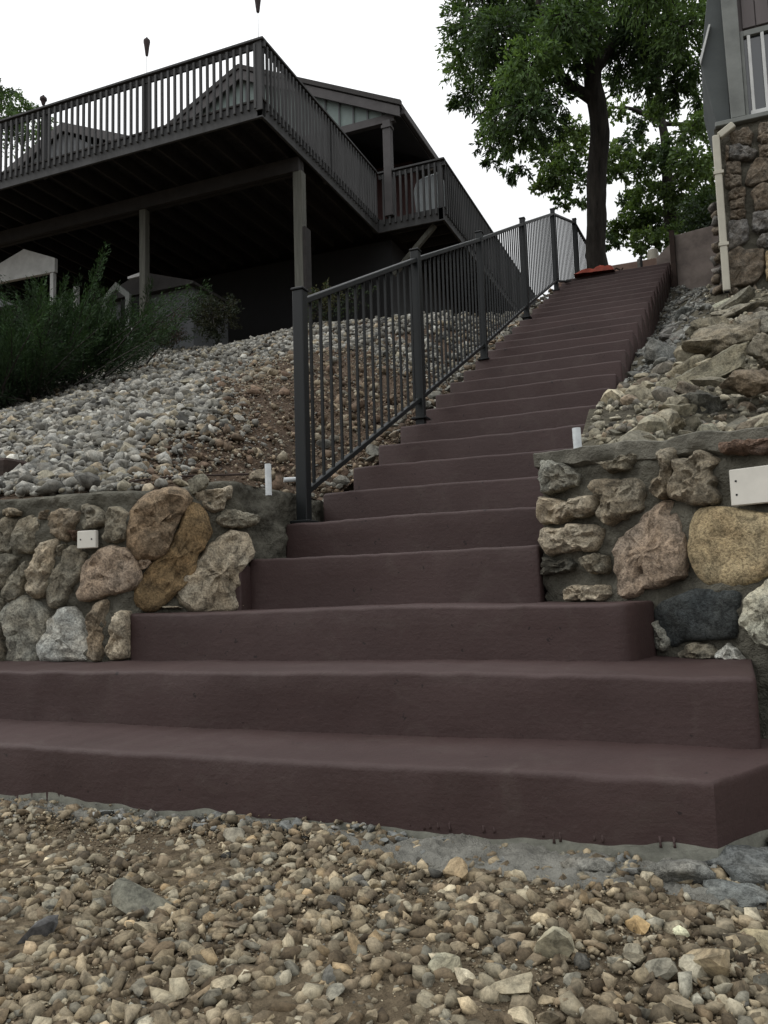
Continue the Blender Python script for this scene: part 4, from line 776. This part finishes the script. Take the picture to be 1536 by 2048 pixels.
# ------------------------------------------------------------------ stone building on the right
sbd = empty('stone_house', (1.6, 7, 3.2), 'neighbouring building with a stone base, grey trim and cream downspout at the right edge', 'house')
def nb_(name, args, mat, bev=0, par=None): return MB().box(*args).build(name, mat, par or sbd, bev)
v = []; f = []; xs_ = np.linspace(.92, 3.4, 70); zs_ = np.linspace(2.7, 4.90, 60)
for x in xs_:
    for z in zs_: v.append((x + (.02 * N(z * 6, 2) if x < .93 else 0), 6.42 + .03 * fbm(x * 7, z * 7, 4), z))
nzz = len(zs_)
for i in range(len(xs_) - 1):
    for j in range(nzz - 1): f.append((i * nzz + j, (i + 1) * nzz + j, (i + 1) * nzz + j + 1, i * nzz + j + 1))
link('mortar', pymesh(v, f), M['mortar'], sbd, None, True)
nb_('wall', (.93, 3.4, 6.46, 11, 2.6, 4.90), M['mortar'])
O, T, Nn = frame('H')
for i, (k, c, poly) in enumerate(WALL_H): stone_from(poly, i * 2.3 + 120, .05, M['stone'], tuple(q * .85 for q in C_['btan' if c == 'red' else c]), sbd, O, T, Nn, rough=1.1)
for i in range(40):
    u = .56 + (i % 5) * .32 + rng.uniform(-.03, .03); z = 2.95 + (i // 5) * .25 + rng.uniform(-.02, .02); po = [(u + .14 * math.cos(a) * rng.uniform(.75, 1.1), z + .11 * math.sin(a) * rng.uniform(.8, 1.1)) for a in np.arange(0, 6.2, .8)]
    stone_from(po, 200 + i, .05, M['stone'], C_[('btan', 'bgrey', 'tan2', 'btan')[i % 4]], sbd, O, T, Nn)
for i in range(16):      # flaring rough stones on the side of the base
    z = 3.1 + i * .075; o = link('side_stone', blob_mesh(2, .075, 300 + i, .9, 1.3, .8, .4), M['stone'], sbd, C_[('btan', 'bgrey')[i % 2]]); o.location = Vector((.90 - .05 * (1 - i / 16) + rng.uniform(-.015, .015), 6.7 + rng.uniform(-.1, .2), z)) - Vector(sbd.location)
nb_('siding_wall', (1.10, 3.4, 6.46, 11, 4.905, 8.2), M['siding_r'])
for i in range(18): nb_('siding_board', (1.235 + i * .12, 1.347 + i * .12, 6.435, 6.459, 5.85, 8.2), M['siding_r'], .004)
nb_('sill_trim', (.93, 3.4, 6.36, 6.455, 4.90, 4.945), M['trim_r'], .005)
m_ = MB(); m_.prism([(1.075, 4.95), (1.20, 4.95), (1.20, 8.2), (1.04, 8.2)], 6.37, 6.455); m_.build('corner_board', M['trim_r'], sbd, .004)
m_ = MB(); m_.prism([(.965, 4.86), (.845, 5.66), (.95, 6.35), (1.05, 7.4), (1.09, 8.2), (1.07, 4.86)], 6.50, 7.6); m_.build('side_bay', M['bay_r'], sbd, .004)
m_ = MB(); m_.prism([(.842, 5.62), (.835, 5.67), (.938, 6.0), (.955, 6.0)], 6.46, 6.498); m_.build('bay_edge_glint', M['white'], sbd)  # white strip paints the glint along the gutter edge
w = nb_('window', (1.205, 2.6, 6.44, 6.458, 4.95, 5.78), M['dark']); nb_('pane', (1.235, 2.55, 6.425, 6.438, 4.97, 5.74), M['glass'], 0, w)
nb_('window_frame', (1.203, 1.232, 6.39, 6.436, 4.95, 5.80), M['trim_r'], .003, w); nb_('window_frame', (1.233, 2.6, 6.39, 6.436, 5.745, 5.80), M['trim_r'], .003, w)
for i in range(9): nb_('window_bar', (1.262 + i * .118, 1.290 + i * .118, 6.385, 6.41, 4.95, 5.742), M['white'], .003, w)
nb_('window_rail', (1.25, 2.6, 6.38, 6.412, 4.95, 4.99), M['white'], .003, w)
ds = MB(); ds.bar((1.09, 6.33, 4.86), (.955, 6.33, 4.775), .065, .065); o = ds.build('downspout', M['cream'], sbd, .008)
MB().box(.895, .960, 6.295, 6.365, 3.27, 4.785).build('downspout', M['cream'], sbd, .008); MB().box(.903, .952, 6.303, 6.357, 3.262, 3.275).build('downspout_mouth_shade', M['dark'], sbd)  # dark cap paints the shade inside the spout end
for z in (4.4, 3.7): nb_('strap', (.885, .975, 6.288, 6.37, z, z + .03), M['cream'], .002)
e = empty('splash_block', (.85, 5.9, 2.98), 'pale tilted concrete splash block below the cream downspout', 'splash block')
o = link('slab', blob_mesh(3, .17, 77, 1.0, .75, .24, .12, 5), M['boulder'], e, (.34, .34, .26)); o.location = (-.01, 0, .02); o.rotation_euler = (.25, -.42, .1)
o = link('chip', blob_mesh(2, .055, 78, .8, .8, 1.2, .2), M['boulder'], e, (.3, .3, .24)); o.location = (-.18, -.03, -.03)

# ------------------------------------------------------------------ boulders
def boulder(x, y, z, r, sc, rot, col, seed, label, sub=5, rough=.32):
    o = link('boulder', blob_mesh(sub, r, seed, *sc, rough, 15, 1.4), M['boulder'], None, tuple(.55 * q + .45 * sum(col) / 3 * w_ for q, w_ in zip(col, (1.06, 1.0, .84)))); o.location = (x, y, z); o.rotation_euler = rot
    tag(o, label, 'boulder')
boulder(-4.72, 7.5, 3.76, .36, (1.15, .8, .55), (0, -.12, .1), (.10, .115, .125), 5, 'dark blue grey boulder near the top of the gravel bank behind the railing')
boulder(.76, 2.62, 1.62, .27, (1.2, .8, .30), (.15, -.42, .2), (.20, .18, .11), 8, 'long olive tan slab leaning up to the right on the rocky bank')
boulder(.84, 3.55, 2.03, .27, (1.0, .8, .55), (.1, -.2, .4), (.24, .20, .13), 9, 'largest tan boulder in the middle of the rocky bank')
boulder(.50, 3.9, 2.07, .20, (.8, .7, .85), (.2, .1, .2), (.15, .16, .155), 10, 'squarish blue grey boulder close to the steps')
boulder(.70, 2.0, 1.33, .16, (1.25, .8, .65), (0, .25, .1), (.085, .085, .07), 11, 'dark domed boulder under the leaning slab')
boulder(.735, 1.52, 1.12, .085, (1.1, .8, .75), (0, 0, .1), (.27, .26, .18), 12, 'pale lumpy rock sitting just behind the coping')
boulder(1.0, 4.9, 2.62, .30, (1.3, .7, .28), (.1, -.18, .1), (.27, .245, .18), 13, 'long pale ledge rock below the splash block')
boulder(.93, 2.05, 1.42, .14, (1.2, .8, .6), (0, -.3, .5), (.20, .14, .08), 14, 'brown slanting rock at the right edge above the coping')
boulder(1.02, 2.75, 1.75, .18, (1, .8, .6), (0, -.2, .8), (.25, .215, .15), 15, 'tan cracked rock at the right edge beside the slab')
boulder(.93, 1.62, 1.13, .12, (1.4, .7, .5), (0, -.25, .1), (.17, .13, .08), 16, 'low brown rock at the right edge touching the coping')
boulder(1.08, 3.6, 2.12, .20, (1.1, .8, .6), (.2, 0, .2), (.23, .21, .16), 17, 'rubbly grey tan rock at the right edge under the ledge')
for i, (x, y, r, sc, c) in enumerate(((.62, 3.0, .15, (1, .8, .6), (.19, .17, .12)), (.78, 4.35, .2, (1.2, .8, .5), (.2, .18, .13)), (.55, 4.7, .16, (1, .8, .5), (.15, .15, .135)), (1.2, 3.1, .2, (1, .8, .6), (.22, .2, .15)), (1.15, 2.2, .16, (1, .9, .6), (.19, .17, .12)), (.62, 1.62, .075, (1.2, .8, .6), (.2, .18, .13)), (.95, 5.6, .2, (1.2, .8, .4), (.2, .19, .15)), (1.25, 4.2, .22, (1.1, .8, .5), (.24, .22, .16)), (.9, 1.35, .06, (1.1, .8, .6), (.2, .17, .12)), (.42, 3.2, .09, (1, .9, .6), (.17, .165, .14)), (.66, 2.35, .1, (1.2, .8, .5), (.2, .17, .13)), (.6, 5.5, .15, (1, .8, .5), (.13, .135, .125)))):
    o = link('rock', blob_mesh(4, r, 700 + i, *sc, .30, 14, 1.4), M['boulder'], rbank, c); o.location = (x, y, h_right(x, y) + r * .1); o.rotation_euler = (.1, -.35 + .3 * N(i * 3.1, 0), i)
boulder(.53, 2.35, 1.42, .13, (1, .8, .5), (0, -.2, .3), (.21, .15, .13), 18, 'pinkish rock beside the steps left of the slab')

# loose rocks on the left wall
for i, (x, y, z, s, sc, rt, c, lb) in enumerate(((-1.22, .98, 1.03, .055, (1, .5, 1.0), (.1, .1, .3), (.24, .23, .18), 'pointed grey tan rock standing on the left stone wall'), (-1.04, 1.22, 1.08, .05, (1.3, .8, .7), (0, -.2, .4), (.26, .22, .16), 'rounded tan rock on the left wall beside the white pipe stub'), (-1.13, 1.32, 1.09, .045, (1.2, .8, .7), (0, .1, 1.4), (.22, .17, .13), 'small brown rock behind the white pipe stub'), (-1.32, 1.02, 1.045, .035, (1.3, .8, .6), (0, .1, 1.4), (.30, .27, .2), 'small pale rock lying on the left wall near the brown cable'))):
    o = link('rock', blob_mesh(4, s, 500 + i, *sc, .2), M['boulder'], None, c); o.location = (x, y, z); o.rotation_euler = rt; tag(o, lb, 'rock')

# ------------------------------------------------------------------ foliage
def leaves(P, Dn, L, W, tint, name, parent, mat):
    n = len(P); Dn = Dn / np.linalg.norm(Dn, axis=1)[:, None]; rv = rng.normal(size=(n, 3)); sd = np.cross(Dn, rv); sd /= np.linalg.norm(sd, axis=1)[:, None]; up = np.cross(sd, Dn)
    a = P; b_ = P + Dn * (L * .5)[:, None] + sd * (W * .5)[:, None] + up * (L * .08)[:, None]; c = P + Dn * L[:, None] - up * (L * .1)[:, None]; d_ = P + Dn * (L * .5)[:, None] - sd * (W * .5)[:, None] + up * (L * .08)[:, None]
    V = np.stack([a, b_, c, d_], 1).reshape(-1, 3); F = np.arange(n * 4).reshape(-1, 4)
    F = np.concatenate([F[:, [0, 1, 2]], F[:, [0, 2, 3]]])
    me = np_mesh(name, V, F, np.repeat(tint, 4, 0)); o = link(name, me, mat, parent); return o
def crown(clumps, name, parent, per, L, W, cols, cw, droop=.5, twigmat=None, spread=1.0, shrink=1.0):
    Ps, Ds, Ts = [], [], []; tw = MB()
    for (cx, cy, cz, r) in clumps:
        r = r * shrink; c = np.array((cx, cy, cz)); nt_ = max(5, int(per * (r / .45) ** 1.8 / 22)); base = pal(1, cols, cw, rng, .12)[0]
        for _ in range(nt_):
            dv = rng.normal(size=3); dv /= np.linalg.norm(dv); dv[2] *= .75; ln = r * spread * rng.uniform(.75, 1.25); s0 = c + dv * r * rng.uniform(0, .35)
            m_ = 22; t = rng.uniform(.15, 1, m_) ** .8; pts = s0 + np.outer(t, dv) * ln; pts[:, 2] -= droop * ln * t ** 2 * .6; pts += rng.normal(size=pts.shape) * r * .09
            Ps.append(pts); dd = dv + rng.normal(size=(m_, 3)) * .75; dd[:, 2] -= droop; Ds.append(dd)
            Ts.append(np.clip(base[None] * np.exp(rng.normal(size=(m_, 1)) * .22), 0, 1))
            e_ = s0 + dv * ln; e_[2] -= droop * ln * .6; md = s0 + dv * ln * .5; md[2] -= droop * ln * .15
            if rng.uniform() < .5: tw.tube([s0, md, e_], [.010, .006, .003], 3, False)
    P = np.concatenate(Ps); n = len(P)
    leaves(P, np.concatenate(Ds), rng.uniform(.7, 1.25, n) * L, rng.uniform(.7, 1.2, n) * W, np.concatenate(Ts), 'crown', parent, M['leaf'])
    tw.build('twigs', M['bark'], parent)['kind'] = 'stuff'
def trunk(parent, pts, rad, name='trunk', n=26):
    P = [Vector(p) for p in pts]; out = []; rr = []
    for i in range(len(P) - 1):
        for k in range(4):
            t = k / 4; p0, p1, p2, p3 = P[max(i - 1, 0)], P[i], P[i + 1], P[min(i + 2, len(P) - 1)]
            out.append(.5 * ((2 * p1) + (p2 - p0) * t + (2 * p0 - 5 * p1 + 4 * p2 - p3) * t * t + (3 * p1 - p0 - 3 * p2 + p3) * t ** 3)); rr.append(rad[i] * (1 - t) + rad[i + 1] * t)
    out.append(P[-1]); rr.append(rad[-1]); o = MB().tube(out, rr, n).build(name, M['bark'], parent, 0, None, True, 60)
    for v_ in o.data.vertices: v_.co += Vector((N(v_.co.x * 9, v_.co.y * 9, v_.co.z * 2), N(v_.co.y * 9, v_.co.z * 2, 4), 0)) * .025 + Vector((N(v_.co.x * 34, v_.co.y * 34, v_.co.z * 3), N(v_.co.y * 34, v_.co.x * 34, v_.co.z * 3 + 9), 0)) * .016
    return o
OC = [(.055, .092, .038), (.075, .125, .048), (.10, .16, .058), (.038, .062, .030)]
ok = empty('oak_tree', (-.78, 11.05, 4.9), 'tall leaning oak with a dark trunk rising behind the landing', 'tree')
trunk(ok, [(-.80, 11.25, 4.7), (-.79, 11.15, 5.3), (-.81, 11.05, 5.9), (-.76, 11.0, 6.5), (-.70, 10.95, 7.1), (-.63, 10.9, 7.6), (-.65, 10.85, 8.1), (-.68, 10.8, 8.5), (-.64, 10.75, 9.1), (-.57, 10.7, 9.7), (-.49, 10.66, 10.4), (-.45, 10.6, 11.3)], [.22, .17, .15, .14, .145, .15, .14, .135, .125, .11, .09, .06])
trunk(ok, [(-.70, 10.82, 8.12), (-.94, 10.7, 8.30), (-1.09, 10.6, 8.43), (-1.2, 10.5, 8.78), (-1.28, 10.4, 9.3), (-1.5, 10.3, 10.0)], [.10, .085, .075, .065, .055, .03], 'limb', 10)
trunk(ok, [(-.60, 10.8, 8.6), (-.36, 10.86, 8.95), (-.02, 10.96, 9.25), (.36, 11.1, 9.55), (.8, 11.2, 9.8)], [.08, .06, .05, .04, .02], 'limb', 8)
trunk(ok, [(-1.12, 10.6, 8.45), (-1.6, 10.5, 8.4), (-2.1, 10.4, 8.25), (-2.5, 10.3, 7.9)], [.05, .035, .025, .012], 'limb', 7)
trunk(ok, [(-.66, 10.75, 9.0), (-1.2, 10.9, 9.5), (-1.9, 11.0, 9.7)], [.06, .045, .02], 'limb', 7)
crown(CL_OAK, 'crown', ok, 1900, .10, .036, OC, [3, 3, 1.5, 2], .6, None, 1.18, .80)
MC = [(.080, .125, .042), (.06, .10, .038), (.105, .155, .055), (.042, .07, .032)]
mt = empty('maple_tree', (.09, 17.6, 5.0), 'leafier mid green tree behind the oak, filling the gap beside the stone house', 'tree')
trunk(mt, [(.10, 17.7, 4.6), (.09, 17.6, 8.4), (.085, 17.5, 9.1), (.084, 17.4, 9.9), (.08, 17.36, 10.7), (.02, 17.3, 11.4), (.0, 17.2, 13)], [.2, .16, .14, .12, .10, .08, .04])
trunk(mt, [(.03, 17.3, 11.0), (-.2, 17.2, 11.16), (-.58, 17.0, 11.37), (-1.07, 16.8, 11.42)], [.06, .05, .04, .02], 'limb', 7)
trunk(mt, [(.05, 17.37, 11.05), (.58, 17.5, 10.97), (1.2, 17.6, 10.9)], [.06, .045, .03], 'limb', 7)
trunk(mt, [(.08, 17.45, 9.7), (.6, 17.6, 10.0), (1.5, 17.9, 10.25), (2.2, 18.0, 10.4)], [.07, .055, .045, .03], 'limb', 7)
crown(CL_MAPLE, 'crown', mt, 1250, .10, .065, MC, [3, 3, 1, 2], .3, None, 1.1, .9)
lt = empty('distant_tree', (-22, 18, 5.0), 'green tree top showing past the left end of the deck railing', 'tree')
trunk(lt, [(-21.5, 19.5, 4.5), (-21.3, 19.3, 9), (-21.0, 19.0, 12.5), (-20.8, 18.8, 15)], [.3, .25, .18, .06])
crown(CL_LEFT, 'crown', lt, 420, .14, .075, OC, [3, 3, 1, 2], .3)
# foliage behind the landing, low dark mass
e = empty('understory_shrub', (.3, 14.5, 5.0), 'low dark bush behind the landing and the concrete wall', 'shrub')
crown([(x, 14.5 + rng.uniform(-.7, .7), z, .45) for x, z in ((-.25, 5.9), (.1, 6.0), (.45, 6.2), (.8, 6.4), (.2, 6.5), (.6, 6.8), (1.0, 7.0), (1.4, 6.5), (1.3, 7.3), (.85, 7.4), (1.8, 7.0), (-.15, 5.5), (.3, 5.5), (.9, 5.8), (1.5, 5.9))], 'crown', e, 750, .09, .055, [(.028, .045, .022), (.04, .065, .025)], [2, 1], .2)
MB().tube([(.3, 14.5, 4.8), (.35, 14.5, 6.3)], .04, 6).build('stem', M['bark'], e)
# juniper: feathery upswept plumes of thin needles
jn = empty('juniper_shrub', (-5.95, 5.1, 2.8), 'large dark feathery juniper on the gravel bank at the left edge', 'shrub')
Ps, Ds, Ts = [], [], []; tw = MB()
plumes = []
for i in range(520):
    b0 = np.array([rng.uniform(-8.0, -5.6), rng.uniform(4.2, 6.2), 0]); b0[2] = h_left(b0[0], b0[1]) + rng.uniform(0, .35)
    ang = rng.uniform(-.5, 3.6); el = rng.uniform(.25, 1.25); dv = np.array([math.cos(ang) * math.cos(el), -abs(math.sin(ang)) * math.cos(el) * .8, math.sin(el)]); ln = rng.uniform(.45, 1.0) * (1.45 if b0[0] < -6.4 else 1.0)
    plumes.append((b0, dv, ln))
for i in range(12):          # long sprays reaching right towards the deck post
    b0 = np.array([rng.uniform(-5.7, -5.0), rng.uniform(4.6, 5.6), 0]); b0[2] = h_left(b0[0], b0[1]) + rng.uniform(.1, .5); el = rng.uniform(.25, .75)
    plumes.append((b0, np.array([math.cos(el), -.1, math.sin(el)]), rng.uniform(.7, 1.1)))
for (b0, dv, ln) in plumes:
    m_ = 400; t = rng.uniform(.08, 1, m_); bend = np.array([dv[0], dv[1], 0]) * .25; side = np.cross(dv, [0, 0, 1.]); side /= np.linalg.norm(side) + 1e-6
    off = rng.normal(size=m_) * .10 * (1.1 - t); o2 = rng.normal(size=m_) * .04
    pts = b0 + np.outer(t, dv) * ln + np.outer(t ** 2, bend) * ln + np.outer(off, side) + np.outer(o2, [0, 0, 1]); Ps.append(pts)
    dd = dv + bend * 2 * t[:, None] + np.outer(np.sign(off), side) * .5 + rng.normal(size=(m_, 3)) * .25; Ds.append(dd)
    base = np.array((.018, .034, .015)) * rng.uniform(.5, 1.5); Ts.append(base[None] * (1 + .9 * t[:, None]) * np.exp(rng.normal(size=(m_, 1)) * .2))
    tw.tube([b0, b0 + dv * ln * .5 + bend * .25 * ln, b0 + dv * ln * .9 + bend * .8 * ln], [.012, .007, .003], 3, False)
P = np.concatenate(Ps); n = len(P)
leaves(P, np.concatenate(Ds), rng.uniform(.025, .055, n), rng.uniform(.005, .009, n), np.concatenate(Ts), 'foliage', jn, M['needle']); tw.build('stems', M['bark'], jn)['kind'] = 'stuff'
def bush(x, y, w, hgt, label, cols, n=14, per=260, L=.035, W=.02):
    z = h_left(max(x, -11.5), y); e = empty('leafy_shrub', (x, y, z), label, 'shrub'); cl = []
    for i in range(n): cl.append((x + rng.uniform(-w, w), y + rng.uniform(-.25, .25), z + .1 + hgt * rng.uniform(.1, .85), .22))
    crown(cl, 'crown', e, per, L, W, cols, [1] * len(cols), -.3, spread=1.1)
bush(-6.35, 8.7, .38, .78, 'twiggy dark shrub on the crest of the gravel between the two deck posts', [(.022, .028, .017), (.032, .032, .02)], 14, 1100, .04, .022)
bush(-7.35, 8.9, .35, .3, 'low spreading shrub at the foot of the left deck post', [(.03, .045, .025), (.05, .035, .03)], 8, 900, .04, .02)
bush(-3.9, 8.3, .30, .35, 'small weedy shrub behind the railing on the gravel crest', [(.03, .045, .025), (.05, .05, .025)], 6, 800, .04, .02)
e = empty('side_tree', (-10.5, 7.6, 4.3), 'pale leaved young tree at the left edge behind the juniper', 'tree')
crown([(-10.4, 7.4, 6.3, .4), (-10.7, 7.5, 6.7, .4), (-10.3, 7.6, 5.9, .35), (-10.9, 7.6, 6.1, .4), (-10.2, 7.5, 5.4, .35), (-10.6, 7.3, 5.3, .4), (-11.2, 7.6, 6.6, .45)], 'crown', e, 380, .07, .05, [(.06, .09, .05), (.09, .12, .07)], [1, 1], .2)
MB().tube([(-10.5, 7.6, 4.0), (-10.5, 7.5, 5.5), (-10.6, 7.5, 6.6)], [.05, .04, .02], 7).build('trunk', M['bark'], e)
